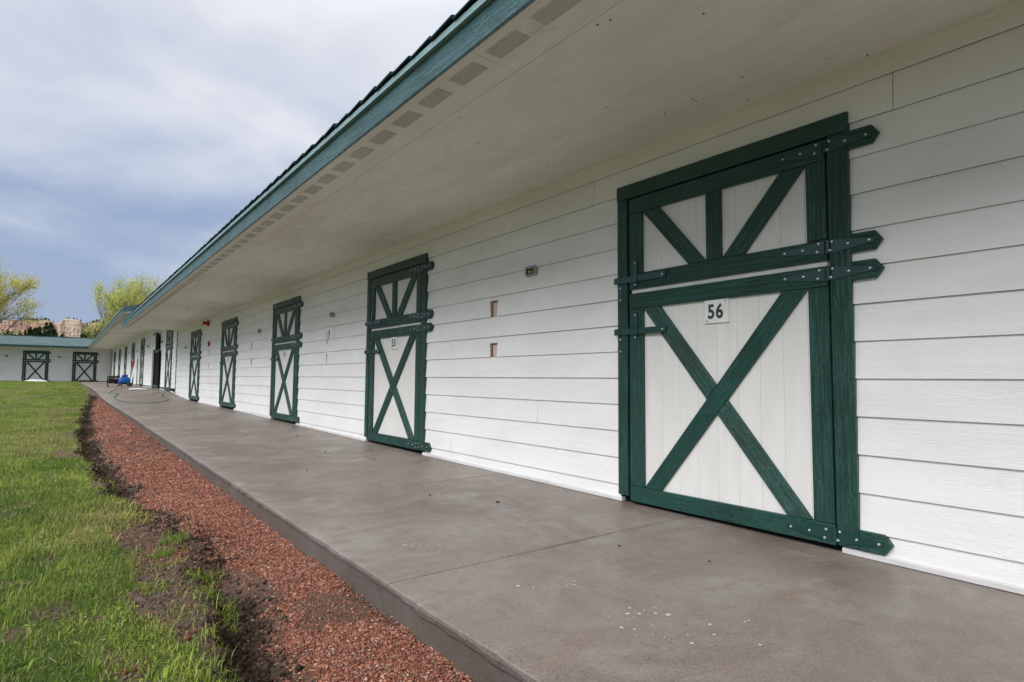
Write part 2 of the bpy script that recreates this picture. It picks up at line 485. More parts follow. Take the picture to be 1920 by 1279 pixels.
edge_tab = lerp_tab([(-8, .36), (0, .38), (1.6, .40), (2.0, .42), (2.45, .47), (2.9, .49), (3.2, .55), (3.7, .56), (4.2, .44), (4.6, .38), (5.9, .29),
                     (7.5, .235), (10, .22), (12.3, .27), (15, .33), (17.5, .45), (21, .62), (24, .74), (27, .84), (30, .95), (34, 1.02), (57, 1.05)])
def lawn_edge(y):
    amp = np.interp(y, [0, 4, 14, 26, 30], [.10, .15, .20, .14, .02])
    return edge_tab(y) + amp * (fbm(y * 1.9, y * 0 + 3.3, 21, 4) - .5) * 1.6

def ground_h(x, y):
    le = lawn_edge(y)
    g = ze(y) - np.interp(y, [0, 20, 30, 40], [.118, .10, .05, .04])
    g = g + 0.03 * (fbm(x * 5, y * 5, 8) - .5) + 0.012 * (fbm(x * 22, y * 22, 9) - .5)
    d = x - le
    trench = np.exp(-((d - .10) / .09) ** 2) * np.interp(y, [1, 1.8, 2.6, 3.2, 4.6, 5.2, 13, 18, 24], [.08, .09, .06, .01, .01, .04, .04, .02, 0])
    g = g - trench + 0.06 * sstep(.34, .05, d) * sstep(3.0, 3.4, y) * sstep(4.8, 4.3, y)
    w = np.interp(y, [0, 2.8, 3.2, 4.4, 5.0, 14, 22, 30], [.05, .06, .22, .25, .06, .06, .12, .2])
    t = sstep(w * .6, -w * .4, d)
    rough = .05 * (fbm(x * 14, y * 14, 12) - .5) * np.exp(-((d - .02) / .10) ** 2)
    return g * (1 - t) + lawn_z(x, y) * t + rough

def build_ground():
    ys = [-6.0]
    while ys[-1] < 60:
        y = ys[-1]; ys.append(y + (0.15 if y < 0.6 else max(0.02, 0.0066 * y)))
    ys = np.array(ys + [66, 75, 90, 120, 170, 260, 420, 800, 1500, 3000])
    xs = np.concatenate([[-3000, -1500, -700, -300, -140, -70, -40, -25, -16, -11, -8], np.arange(-6, -1.2, .25), np.arange(-1.2, -.1, .05),
                         np.arange(-.1, 1.0, .018), [1.0, 1.1, 1.3]])
    X, Y = np.meshgrid(xs, ys, indexing='ij')
    Z = ground_h(X, np.clip(Y, -6, 60))
    Z = np.where(X > 1.05, Z - .02, Z)
    far = sstep(60, 120, Y) + sstep(-20, -60, X)
    Z = Z * (1 - np.clip(far, 0, 1)) + .45 * np.clip(far, 0, 1)
    n, k = X.shape
    idx = np.arange(n * k).reshape(n, k)
    q = np.stack([idx[:-1, :-1], idx[1:, :-1], idx[1:, 1:], idx[:-1, 1:]], -1).reshape(-1, 4)
    d = X - lawn_edge(Y)
    bare = bare_mask(X, Y)
    lawn = sstep(.02, -.03, d) * (1 - bare)
    redn = fbm(X * 2.3, Y * 2.3, 31)
    st = np.interp(Y, [0, 1.7, 2.7, 3.1, 4.6, 5.4, 12, 16, 22], [.14, .16, .12, .02, .03, .17, .17, .14, .08])
    red = sstep(st, st + .16, d + .2 * (redn - .5)) * sstep(28, 22, Y)
    red = np.maximum(red, .55 * sstep(.52, .62, redn) * sstep(-.3, -.05, d) * sstep(3, 3.3, Y) * sstep(4.9, 4.4, Y))
    red = red * (1 - .75 * sstep(.53, .66, fbm(X * 3.2, Y * 1.7, 39)) * (d > .05))
    dark = np.exp(-((d - .07) / .11) ** 2) * np.interp(Y, [1, 1.7, 2.6, 3.0, 4.4, 5, 12, 15, 18, 24], [.8, 1, 1, .2, .15, .9, .9, .5, .6, .1])
    tint = np.stack([lawn, red, dark], -1).reshape(-1, 3)
    o = tri_mesh('ground', np.stack([X, Y, Z], -1).reshape(-1, 3), q, M['ground'], tint, smooth=True)
    tag(o, kind='structure')
    # the same sheet carried on behind and beside the buildings
    mb = MB()
    gx = [1.3, 3.05, 6, 12, 40, 150, 600, 3000]; gy = [-3000, -600, -100, -30, -6]
    mb.add([(-3000, -3000, -.12), (3000, -3000, -.12), (3000, -6, -.12), (-3000, -6, -.12)], [(0, 1, 2, 3)])
    mb.add([(3.1, -6, -.12), (3000, -6, -.12), (3000, 3000, .3), (3.1, 3000, .3)], [(0, 1, 2, 3)])
    tag(mb.build('terrain', M['ground']), kind='structure')

def bare_mask(x, y):
    d = x - lawn_edge(y)
    n = fbm(x * 3.2 + 4, y * 2.2, 41, 4)
    near = sstep(-.42, -.05, d)
    zone = np.interp(y, [0, 2.0, 2.25, 3.6, 4.4, 5.2, 20, 26, 30, 57], [.06, .08, .58, .63, .46, .18, .22, .5, .5, .3])
    b = sstep(.58, .72, n * .75 + near * zone * .8)
    b = np.maximum(b, .7 * sstep(.66, .73, fbm(x * 6.5, y * 5, 47)) * sstep(7, 5, y))
    far = sstep(.55, .66, fbm(x * 1.3, y * .45, 43)) * .62 * sstep(4.5, 7, y)
    return np.clip(np.maximum(b, far), 0, 1)

build_ground()

def scatter_pts(x0, x1, y0, y1, dens):
    n = int((x1 - x0) * (y1 - y0) * dens)
    return RNG.uniform(x0, x1, n), RNG.uniform(y0, y1, n)

def build_grass():
    P = []
    for (x0, x1, y0, y1, dens, sc) in [(-.9, .75, .9, 3.2, 15000, 1.0), (-.9, .75, 3.2, 6, 11000, 1.1), (-1.6, .6, 6, 10, 6500, 1.3), (-1.9, .7, 10, 16, 4200, 1.55),
                                        (-2.4, .9, 16, 26, 2300, 1.9), (-3.6, 1.1, 26, 40, 1150, 2.6), (-5, 1.1, 40, 54.8, 700, 3.0),
                                        (-4, -.9, .4, 6, 1500, 1.6), (-5, -1.6, 6, 16, 600, 2.2), (-9, -2.4, 16, 54, 160, 3.4), (-1.2, .5, -2, .9, 1500, 1.4)]:
        x, y = scatter_pts(x0, x1, y0, y1, dens)
        P.append(np.stack([x, y, np.full_like(x, sc)], 1))
    P = np.concatenate(P)
    x, y, sc = P.T
    d = x - lawn_edge(y)
    b = bare_mask(x, y)
    keep = (d < .015 + .05 * RNG.random(len(x)) ** 2) & (RNG.random(len(x)) > np.clip(b * 1.02 - .35 * sstep(.52, .66, fbm(x * 9, y * 9, 63)), 0, .985)) & (RNG.random(len(x)) < .25 + 1.3 * fbm(x * 5, y * 5, 61))
    # a few tufts that have taken hold in the gravel beside the trench
    x, y, sc = x[keep], y[keep], sc[keep]
    tx, ty = [], []
    for (cx, cy, r, n) in [(.50, 3.55, .07, 260), (.55, 2.62, .06, 240), (.52, 2.98, .05, 120), (.60, 3.05, .04, 60), (.45, 2.2, .05, 160), (.36, 4.2, .09, 120), (.54, 2.45, .035, 70), (.42, 3.3, .05, 110), (.33, 2.8, .05, 100)]:
        a = RNG.random(n) * 6.283; rr = r * np.sqrt(RNG.random(n))
        tx.append(cx + rr * np.cos(a)); ty.append(cy + rr * np.sin(a))
    tx = np.concatenate(tx); ty = np.concatenate(ty)
    x = np.concatenate([x, tx]); y = np.concatenate([y, ty]); sc = np.concatenate([sc, np.full(len(tx), 1.05)])
    n = len(x)
    z = ground_h(x, y) - .004
    patch = fbm(x * 2.2, y * 2.2, 51, 4)
    clump = sstep(.42, .70, fbm(x * 6.5, y * 6.5, 53, 3))
    L = (.012 + .030 * np.clip(patch - .2, 0, 1) + .040 * clump * RNG.random(n) + .045 * RNG.random(n) ** 4) * np.interp(y, [1.2, 2.4, 4], [1.2, .95, .9]) * np.interp(sc, [1, 3], [1, 1.15])
    L[-len(tx):] *= 1.5
    Wd = (.0018 + .0026 * RNG.random(n) ** 1.5) * sc
    weed = RNG.random(n) < .05 * sstep(.45, .6, fbm(x * 3, y * 3, 59))
    Wd = np.where(weed, Wd * 3.2, Wd); lean_w = weed
    az = RNG.random(n) * 6.2832
    az += 1.2 * np.sin(fbm(x * 1.5, y * 1.5, 57) * 9) * .5
    lean = .2 + 1.25 * RNG.random(n)
    lean = np.where(lean_w, 1.1 + .3 * RNG.random(n), lean)
    dx, dy = np.cos(az), np.sin(az)
    px, py = -dy, dx
    # blades face roughly any way: two segments that bend over
    h1 = L * .55 * np.cos(lean * .5); r1 = L * .55 * np.sin(lean * .5)
    h2 = h1 + L * .45 * np.cos(lean * 1.5); r2 = r1 + L * .45 * np.sin(lean * 1.5)
    V = np.empty((n, 5, 3), np.float32)
    for k, (s, r, h, w) in enumerate([(-1, 0, 0, 1), (1, 0, 0, 1), (-1, r1, h1, .8), (1, r1, h1, .8), (0, r2, h2, 0)]):
        V[:, k, 0] = x + dx * r + px * s * w * Wd / 2
        V[:, k, 1] = y + dy * r + py * s * w * Wd / 2
        V[:, k, 2] = z + h
    T = np.array([[0, 1, 3], [0, 3, 2], [2, 3, 4]])
    tris = (np.arange(n)[:, None, None] * 5 + T[None]).reshape(-1, 3)
    c1 = np.array([.155, .245, .026]); c2 = np.array([.350, .420, .070]); c3 = np.array([.44, .38, .15]); c4 = np.array([.050, .12, .018])
    t = np.clip((fbm(x * 2.6, y * 2.0, 71) - .5) * 2.6 + .5 + .6 * (RNG.random(n) - .5), 0, 1)[:, None]
    col = c1 * (1 - t) + c2 * t
    dk = (RNG.random(n) < .10 + .5 * sstep(.5, .68, fbm(x * 4, y * 3, 73)))[:, None]; col = np.where(dk, c4 + .3 * (col - c4), col)
    dryp = sstep(.50, .72, fbm(x * .9, y * .7, 77))
    dry = (RNG.random(n) < .07 + .5 * dryp)[:, None]; col = np.where(dry, c3 * (.6 + .5 * RNG.random((n, 1))), col)
    col = np.repeat(col[:, None], 5, 1)
    o = tri_mesh('lawn_grass', V.reshape(-1, 3), tris, M['grass'], col.reshape(-1, 3))
    tag(o, 'short bright green grass of the lawn beside the red gravel', 'grass', kind='stuff')
    print('grass blades', n)

def rock_mesh(name, x, y, z, s, flat, col, mat, label, cat):
    n = len(x)
    base = np.array([[1, 0, 0], [-1, 0, 0], [0, 1, 0], [0, -1, 0], [0, 0, 1], [0, 0, -1]], float)
    V = base[None] * (.7 + .6 * RNG.random((n, 6, 1))) + .35 * (RNG.random((n, 6, 3)) - .5)
    V *= np.stack([s, s * (.45 + .45 * RNG.random(n)), s * flat], 1)[:, None]
    a = RNG.random(n) * 6.2832; t = .5 * RNG.standard_normal(n)
    ca, sa, ct, st = np.cos(a), np.sin(a), np.cos(t), np.sin(t)
    X, Y, Z = V[..., 0], V[..., 1], V[..., 2]
    X2 = X * ct[:, None] + Z * st[:, None]; Z2 = -X * st[:, None] + Z * ct[:, None]
    W = np.stack([X2 * ca[:, None] - Y * sa[:, None] + x[:, None], X2 * sa[:, None] + Y * ca[:, None] + y[:, None], Z2 + z[:, None]], -1)
    T = np.array([[0, 2, 4], [2, 1, 4], [1, 3, 4], [3, 0, 4], [2, 0, 5], [1, 2, 5], [3, 1, 5], [0, 3, 5]])
    tris = (np.arange(n)[:, None, None] * 6 + T[None]).reshape(-1, 3)
    o = tri_mesh(name, W.reshape(-1, 3), tris, mat, np.repeat(col[:, None], 6, 1).reshape(-1, 3))
    return tag(o, label, cat, kind='stuff')

def build_gravel():
    P = []
    for (y0, y1, dens, s) in [(-1.5, 1.0, 5000, .010), (1.0, 3.2, 56000, .0050), (3.2, 5.5, 36000, .0060), (5.5, 9, 15000, .0083), (9, 14, 8000, .0115), (14, 24, 4000, .016)]:
        x, y = scatter_pts(.15, 1.058, y0, y1, dens)
        P.append(np.stack([x, y, np.full_like(x, s)], 1))
    x, y, s = np.concatenate(P).T
    d = x - lawn_edge(y)
    st = np.interp(y, [0, 1.7, 2.7, 3.1, 4.6, 5.4, 12, 16, 22], [.14, .16, .12, .02, .03, .17, .17, .14, .08])
    pr = sstep(st, st + .16, d + .22 * (fbm(x * 4, y * 4, 33) - .5)) * sstep(25, 21, y)
    pr = np.maximum(pr, .30 * sstep(.48, .62, fbm(x * 3, y * 3, 37)) * sstep(-.40, -.1, d) * (y > 2.9) * (y < 4.9))
    bald = sstep(.53, .66, fbm(x * 3.2, y * 1.7, 39)) * .88
    k = RNG.random(len(x)) < pr * (1 - bald)
    x, y, s = x[k], y[k], s[k]
    n = len(x)
    s = s * np.exp(.5 * RNG.standard_normal(n))
    s = np.minimum(s * .9, np.interp(y, [1, 4, 10, 20], [.011, .013, .022, .032]))
    z = ground_h(x, y) + s * .15
    pal = np.array([[.235, .082, .050], [.30, .118, .072], [.19, .062, .038], [.38, .20, .13], [.13, .05, .036], [.45, .29, .20], [.20, .165, .145], [.28, .095, .050]])
    col = pal[RNG.choice(8, n, p=[.24, .20, .18, .09, .12, .04, .03, .10])] * (.78 + .6 * RNG.random((n, 1)))
    rock_mesh('red_gravel', x, y, z, s, .34, col, M['chips'], 'loose crushed red rock in the strip beside the concrete walkway', 'gravel')
    print('chips', n)
    # dark clods along the cut edge of the turf
    P = []
    for (y0, y1, n0, s0) in [(.9, 2.8, 9000, .0055), (2.8, 5, 2600, .005), (5, 14, 9000, .009), (14, 26, 3500, .014)]:
        yy = RNG.uniform(y0, y1, n0); xx = lawn_edge(yy) + .05 + .075 * RNG.standard_normal(n0)
        P.append(np.stack([xx, yy, np.full(n0, s0)], 1))
    x, y, s = np.concatenate(P).T
    k = (x < 1.0) & ((x - lawn_edge(y)) > -.04 - .12 * RNG.random(len(x)) * (y > 2.9) * (y < 5))
    x, y, s = x[k], y[k], s[k] * np.exp(.6 * RNG.standard_normal(k.sum()))
    s = np.minimum(s, .021)
    z = ground_h(x, y) + s * .2
    n = len(x)
    col = np.array([.060, .041, .030]) * (.5 + 1.1 * RNG.random((n, 1)))
    # crumbs of paler dry soil on the bare ground
    bx, by = scatter_pts(-.5, .62, 1.2, 5.2, 16000)
    bm_ = bare_mask(bx, by); kk = (RNG.random(len(bx)) < bm_ * .7) & (bx < lawn_edge(by) + .03)
    bx, by = bx[kk], by[kk]; bs = .0028 * np.exp(.6 * RNG.standard_normal(len(bx)))
    bc = np.array([[.16, .112, .083], [.10, .07, .052], [.24, .09, .06], [.22, .17, .13]])[RNG.choice(4, len(bx), p=[.45, .33, .12, .10])] * (.7 + .5 * RNG.random((len(bx), 1)))
    x = np.concatenate([x, bx]); y = np.concatenate([y, by]); s = np.concatenate([s, bs]); z = np.concatenate([z, ground_h(bx, by) + bs * .2]); col = np.concatenate([col, bc])
    rock_mesh('soil_clods', x, y, z, s, .75, col, M['clods'], 'dark crumbled soil along the cut edge of the lawn', 'soil')

build_grass()
build_gravel()
def build_straw():
    n = 420
    y = 1.1 + 9 * RNG.random(n) ** 1.6; x = RNG.uniform(-.3, 1.04, n)
    z = ground_h(x, y) + .008
    a = RNG.random(n) * 6.283; L = .012 + .035 * RNG.random(n) ** 2; w = .0016 + .0012 * RNG.random(n)
    d = np.stack([np.cos(a), np.sin(a), .25 * RNG.standard_normal(n)], 1); p = np.stack([-np.sin(a), np.cos(a), 0 * a], 1)
    c = np.stack([x, y, z], 1)
    V = np.stack([c - d * L[:, None] / 2 - p * w[:, None] / 2, c - d * L[:, None] / 2 + p * w[:, None] / 2, c + d * L[:, None] / 2, c + [0, 0, .0015]], 1)
    T = np.array([[0, 1, 2], [0, 3, 2], [1, 2, 3], [0, 1, 3]])
    col = np.array([.50, .42, .26]) * (.5 + .7 * RNG.random((n, 1)))
    o = tri_mesh('dry_straw', V.reshape(-1, 3), (np.arange(n)[:, None, None] * 4 + T[None]).reshape(-1, 3), M['clods'], np.repeat(col[:, None], 4, 1).reshape(-1, 3))
    tag(o, 'bits of dry straw strewn over gravel and lawn edge', 'straw', kind='stuff')
build_straw()

# ------------------------------------------------------------------ walkway
walk = MB()
walk.box(1.25, 2.95, YN, YWING - .02, -.32, -.16)
walkway = tag(walk.build('walkway', M['concrete']), kind='structure')

def slab_panel(y0, y1, seed):
    g = .0055
    st = .012 if -.5 < y0 < 7 else .04 if y0 < 16 else .15
    n = max(8, int((y1 - y0) / st))
    yy = np.concatenate([[y0 + g], [y0 + g + .004], np.linspace(y0 + .02, y1 - .02, n), [y1 - g - .004], [y1 - g]])
    K = len(yy); one = np.ones(K)
    zew, zee, xo = zw(yy), ze(yy), xe(yy)
    drop = np.zeros(K); drop[[0, -1]] = .006
    n1 = fbm(yy * 2.2, one * 2, 95) - .5; n2 = fbm(yy * 40, one * 5, 97) - .5; n3 = fbm(yy * 14, one * 7, 98, 5) - .5
    chip = np.maximum(0, fbm(yy * 11, one * 8, 99, 5) - .58) * .10
    lip = .004 + .010 * np.clip(fbm(yy * 7, one * 3, 101, 5) - .42, 0, 1)
    low = .018 + .022 * fbm(yy * 9, one * 4, 103, 4)
    cols = []
    for t in (0, .12, .3, .5, .7, .85, .93, .97):
        X = 3.045 + (xo + .03 - 3.045) * t
        cols.append(np.stack([X, yy, zew + (zee - zew) * t - drop + .004 * (fbm(X * 1.5, yy * 1.5, 91) - .5)], 1))
    xo = xo + .012 * n1
    A_ = lambda x, z: cols.append(np.stack([x, yy, z], 1))
    A_(xo + .016 + chip, zee + .003 * n2 - drop)
    A_(xo + .004 + chip * .8 - lip * .3, zee - .002 + .005 * n2 - drop - chip * .5)
    A_(xo - lip + .003 * n3, zee - .008 + .004 * n3 - drop - chip * .6)
    A_(xo - lip + .002 * n2, zee - low * .8)
    A_(xo + .001 * n2, zee - low - .003)
    A_(xo + .004 * n3, zee - .060)
    A_(xo + .003 * n2, zee - .095)
    A_(xo + .001 * n3, zee - .21)
    rows = np.stack(cols, 1)                       # (K, m, 3)
    rows[0, 11:, 1] = y0 + .0003; rows[-1, 11:, 1] = y1 - .0003
    m = rows.shape[1]
    v = rows.reshape(-1, 3).tolist(); b = MB()
    f0, f1 = [], []
    for i in range(K - 1):
        for j in range(m - 1):
            (f0 if j < 9 else f1).append((i * m + j, i * m + j + 1, (i + 1) * m + j + 1, (i + 1) * m + j))
    ends = [tuple(range(m)), tuple((K - 1) * m + j for j in range(m - 1, -1, -1))]
    b.add(v, f0 + f1 + ends); b.m = [0] * len(f0) + [1] * (len(f1) + 2)
    o = b.build('slab_panel', [M['concrete'], M['edge']], walkway)
    o.data.polygons.foreach_set('use_smooth', [len(p.vertices) == 4 and p.material_index == 0 for p in o.data.polygons])
    return o
jy = [YN, -3.4, -1.5, .36, 2.19, 4.02, 5.85, 7.68, 9.5, 11.3, 13.2, 15, 16.8, 18.7, 20.5, 22.4, 25, 28, 31, 34, 37, 40, 43, 46, 49, 52, YWING - .02]
for i in range(len(jy) - 1):
    slab_panel(jy[i], jy[i + 1], i)

def walk_z(x, y):
    t = (3.045 - x) / (3.045 - float(xe(y)))
    return float(zw(y)) * (1 - t) + float(ze(y)) * t

# paint drips and bits of debris lying on the concrete
def blot(name, x, y, r, mat, h=.0012, asp=1.0):
    n = 9; ph = random.random() * 6
    b = MB(); z = walk_z(x, y) + .0022
    ring = []
    for k in range(n):
        a = 2 * math.pi * k / n; rr = r * random.uniform(.65, 1.25)
        ring.append((x + rr * math.cos(a + ph) * asp, y + rr * math.sin(a + ph), z))
    v = ring + [(x + (p[0] - x) * .6, y + (p[1] - y) * .6, z + h) for p in ring]
    f = [(k, (k + 1) % n, n + (k + 1) % n, n + k) for k in range(n)] + [tuple(range(n, 2 * n))]
    b.add(v, f); b.build(name, mat, walkway)
spots = [(1.36, 2.62, .012), (1.38, 2.585, .009), (1.41, 2.56, .008), (1.45, 2.545, .006), (1.49, 2.52, .007), (1.53, 2.46, .005), (1.50, 2.45, .005)]
spots += [(1.46, 1.86, .011), (1.50, 1.81, .006), (1.53, 1.78, .005), (1.62, 1.75, .005), (1.65, 1.74, .006), (1.68, 1.77, .006), (1.64, 1.71, .004)]
for cx, cy, nn, rr in [(1.62, 1.40, 9, .055), (1.72, 1.36, 4, .04), (1.66, 1.18, 5, .07), (1.85, 1.12, 5, .05), (1.58, 1.28, 4, .06)]:
    for k in range(nn):
        spots.append((cx + random.gauss(0, rr), cy + random.gauss(0, rr * .8), random.uniform(.0025, .009) * (1.5 if random.random() < .15 else 1)))
for s in spots: blot('paint_spot', s[0], s[1], s[2] * .85, M['spot'])
for x, y, r in [(2.3, 3.15, .018), (2.05, 3.6, .009), (2.15, 3.9, .006), (1.9, 4.1, .005), (2.45, 5.4, .012), (2.25, 6.2, .014), (1.9, 6.8, .01), (2.5, 7.9, .02), (1.7, 5.1, .007), (2.2, 2.0, .008), (2.35, 1.6, .007), (2.0, 8.4, .012), (1.6, 9.6, .012)]:
    blot('debris_bit', x, y, r, M['oil'], .004)

# ------------------------------------------------------------------ boards with chamfered faces
def offset_poly(poly, c):
    n = len(poly); out = []
    area = sum(poly[i][0] * poly[(i + 1) % n][1] - poly[(i + 1) % n][0] * poly[i][1] for i in range(n))
    sg = 1 if area > 0 else -1
    for i in range(n):
        p0, p1, p2 = Vector(poly[i - 1]), Vector(poly[i]), Vector(poly[(i + 1) % n])
        e1 = (p1 - p0).normalized(); e2 = (p2 - p1).normalized()
        n1 = Vector((-e1.y, e1.x)) * sg; n2 = Vector((-e2.y, e2.x)) * sg
        k = 1 + n1.dot(n2)
        out.append(tuple(p1 + (n1 + n2) * (c / max(k, .3))))
    return out

class Frame:
    """local frame of a wall: d outwards from the wall, u to the right along it, v up"""
    def __init__(self, o, du, dd):
        self.o, self.du, self.dd = Vector(o), Vector(du), Vector(dd)
    def __call__(self, d, u, v):
        return self.o + self.dd * d + self.du * u + Vector((0, 0, v))

def board(F, mb, poly, d0, d1, c=.003, mat=0, axis=None):
    """extrude a (u, v) polygon from depth d0 to d1 with a small chamfer round its face"""
    n = len(poly); ins = offset_poly(poly, c)
    if axis is None:
        us = [p[0] for p in poly]; vs = [p[1] for p in poly]
        axis = (1, 0) if max(us) - min(us) > max(vs) - min(vs) else (0, 1)
    ax = Vector(axis).normalized(); ay = Vector((-ax.y, ax.x))
    def gr(p): q = Vector(p); return (q.dot(ax), q.dot(ay), 0.0)
    v = [F(d0, *p) for p in poly] + [F(d1 - c, *p) for p in poly] + [F(d1, *p) for p in ins]
    g = [gr(p) for p in poly] * 2 + [gr(p) for p in ins]
    f = [tuple(range(n - 1, -1, -1)), tuple(range(2 * n, 3 * n))]
    for k in range(n):
        k2 = (k + 1) % n
        f.append((k, k2, n + k2, n + k)); f.append((n + k, n + k2, 2 * n + k2, 2 * n + k))
    mb.add(v, f, mat, g)

def rect(u0, u1, v0, v1): return [(u0, v0), (u1, v0), (u1, v1), (u0, v1)]

def part(F, name, poly, d0, d1, mat, parent, c=.003, axis=None):
    mb = MB(); board(F, mb, poly, d0, d1, c, 0, axis)
    return mb.build(name, mat, parent)

def bolt(F, mb, u, v, d, r=.0075, mat=1):
    n = 7
    ring = lambda rr, dd: [F(dd, u + rr * math.cos(2 * math.pi * k / n), v + rr * math.sin(2 * math.pi * k / n)) for k in range(n)]
    a, b_ = ring(r, d), ring(r * .8, d + .005)
    vv = a + b_ + [F(d + .007, u, v)]
    f = [(k, (k + 1) % n, n + (k + 1) % n, n + k) for k in range(n)] + [(n + k, n + (k + 1) % n, 2 * n) for k in range(n)]
    mb.add(vv, f, mat)

_digits = {}
def digit_mesh(txt):
    if txt not in _digits:
        c = bpy.data.curves.new('numerals', 'FONT'); c.body = txt; c.size = 1; c.offset = .032; c.align_x = 'CENTER'
        c.space_character = 1.12
        o = bpy.data.objects.new('numerals', c); COL.objects.link(o)
        dg = bpy.context.evaluated_depsgraph_get()
        me = o.evaluated_get(dg).to_mesh()
        v = np.array([tuple(p.co) for p in me.vertices]); f = [tuple(p.vertices) for p in me.polygons]
        lo, hi = v.min(0), v.max(0)
        v = (v - (lo + hi) / 2)[:, :2] / (hi - lo)[:2]
        o.to_mesh_clear() if hasattr(o, 'to_mesh_clear') else None
        bpy.data.objects.remove(o); bpy.data.curves.remove(c)
        _digits[txt] = (v, f)
    return _digits[txt]

def stall_door(F, parent, vb, top=2.135, number=None, detail=2, lower=True, upper=True):
    """split stall door in its trim; v=0 is the wall foot, vb the foot of the leaf. detail 2 near, 1 middle, 0 far"""
    G = M['green']; W = 1.492
    s = top - 2.135                                   # taller doors stretch the lower leaf only
    SPL = 1.405 + s
    core = part(F, 'stall_door', rect(.112, 1.378, vb + .012, 2.02 + s), -.022, -.012, M['plank'], parent, .001)
    part(F, 'head_trim', rect(0, W, 2.040 + s, 2.135 + s), -.03, .024, G, core)
    part(F, 'side_trim', rect(.002, .088, vb + .028, 2.0385 + s), -.03, .020, G, core)
    part(F, 'side_trim', rect(1.394, 1.490, vb + .005, 2.0385 + s), -.03, .020, G, core)
    # planks of both leaves
    if detail >= 1:
        us = [.112] + [.225 + .1305 * k for k in range(9)] + [1.378]
        for a, b in zip(us[:-1], us[1:]):
            if b - a < .02: continue
            part(F, 'plank', rect(a + .0004, b - .0004, vb + .02, SPL - .02), -.010, -.002 + random.uniform(-.0004, .0004), M['plank'], core, .0009)
            part(F, 'plank', rect(a + .0004, b - .0004, SPL + .012, 2.015 + s), -.010, -.002 + random.uniform(-.0004, .0004), M['plank'], core, .0009)
    else:
        part(F, 'panel', rect(.114, 1.376, vb + .02, SPL - .02), -.010, -.002, M['plank'], core)
        part(F, 'panel', rect(.114, 1.376, SPL + .012, 2.015 + s), -.010, -.002, M['plank'], core)
    part(F, 'meeting_strip', rect(.114, 1.376, SPL - .018, SPL + .010), -.010, .004, M['trim'], core, .002)
    # upper leaf
    ut, ub, lt = 2.030 + s, SPL + .016, SPL - .014
    part(F, 'rail', rect(.106, 1.382, ut - .102, ut), -.001, .020, G, core)
    part(F, 'rail', rect(.106, 1.382, ub, ub + .102), -.001, .020, G, core)
    part(F, 'stile', rect(.106, .214, ub + .104, ut - .104), -.001, .0185, G, core)
    part(F, 'stile', rect(1.284, 1.382, ub + .104, ut - .104), -.001, .0185, G, core)
    y0, y1 = ub + .103, ut - .103
    part(F, 'post', rect(.694, .794, y0, y1), -.001, .0175, G, core)
    part(F, 'brace', [(.568, y0), (.692, y0), (.352, y1), (.217, y1)], -.001, .0165, G, core, axis=(-.345, .4))
    part(F, 'brace', [(.797, y0), (.934, y0), (1.281, y1), (1.147, y1)], -.001, .0165, G, core, axis=(.35, .4))
    # lower leaf
    bb = vb
    part(F, 'rail', rect(.106, 1.382, lt - .100, lt), -.001, .020, G, core)
    part(F, 'rail', rect(.106, 1.386, bb, bb + .098), -.001, .020, G, core)
    part(F, 'stile', rect(.106, .219, bb + .100, lt - .102), -.001, .0185, G, core)
    part(F, 'stile', rect(1.284, 1.384, bb + .100, lt - .102), -.001, .0185, G, core)
    b0, b1 = bb + .099, lt - .101
    A = [(.222, b0), (.350, b0), (1.281, b1), (1.147, b1)]
    part(F, 'brace', A, -.001, .0175, G, core, axis=(.93, b1 - b0))
    # the other diagonal is cut in two where it meets the first
    cm = Vector((.7495, (b0 + b1) / 2)); h = (b1 - b0) / 2
    sl = (.93) / (b1 - b0)
    def on(v, w): return (.222 if w == 0 else .350) + (v - b0) * (1.147 - .222 if w == 0 else 1.281 - .350) / (b1 - b0)
    def mir(v, w): return 1.4995 - on(v, w)
    def cross(w1, w2):     # where edge w1 of A meets edge w2 of the mirrored brace
        lo, hi = b0, b1
        for _ in range(40):
            m_ = (lo + hi) / 2
            if on(m_, w1) < mir(m_, w2): lo = m_
            else: hi = m_
        return (on(lo, w1), lo)
    top_c, l_c, r_c, bot_c = cross(0, 0), cross(0, 1), cross(1, 0), cross(1, 1)
    ga = .0015
    part(F, 'brace', [(l_c[0] - ga, l_c[1]), (top_c[0] - ga, top_c[1] + .001), (mir(b1, 0), b1), (mir(b1, 1), b1)], -.001, .0170, G, core, axis=(-.93, b1 - b0))
    part(F, 'brace', [(mir(b0, 1), b0), (mir(b0, 0), b0), (r_c[0] + ga, r_c[1]), (bot_c[0] + ga, bot_c[1] - .001)], -.001, .0170, G, core, axis=(-.93, b1 - b0))
    # hinges with their wooden blocks
    vs = [1.990 + s, 1.484 + s, 1.350 + s, vb + .049]
    for v in vs:
        part(F, 'hinge_block', [(1.4915, v - .045), (1.597, v - .044), (1.628, v), (1.597, v + .044), (1.4915, v + .045)], -.03, .0205, G, core)
        mb = MB()
        board(F, mb, [(1.150, v - .010), (1.372, v - .034), (1.372, v + .034), (1.150, v + .010)], .0202, .0242, .001)
        board(F, mb, [(1.404, v - .034), (1.600, v - .010), (1.600, v + .010), (1.404, v + .034)], .0206, .0246, .001)
        if detail >= 1:
            mb.tube([F(.022, 1.388, v - .034), F(.022, 1.388, v + .034)], .0085, 8)
            for (u, dv) in [(1.172, 0), (1.266, 0), (1.346, .021), (1.338, -.020), (1.409, .021), (1.400, -.020), (1.483, 0), (1.577, 0)]:
                bolt(F, mb, u, v + dv, .0243)
        mb.build('hinge', [M['hinge'], M['bolt']], core)
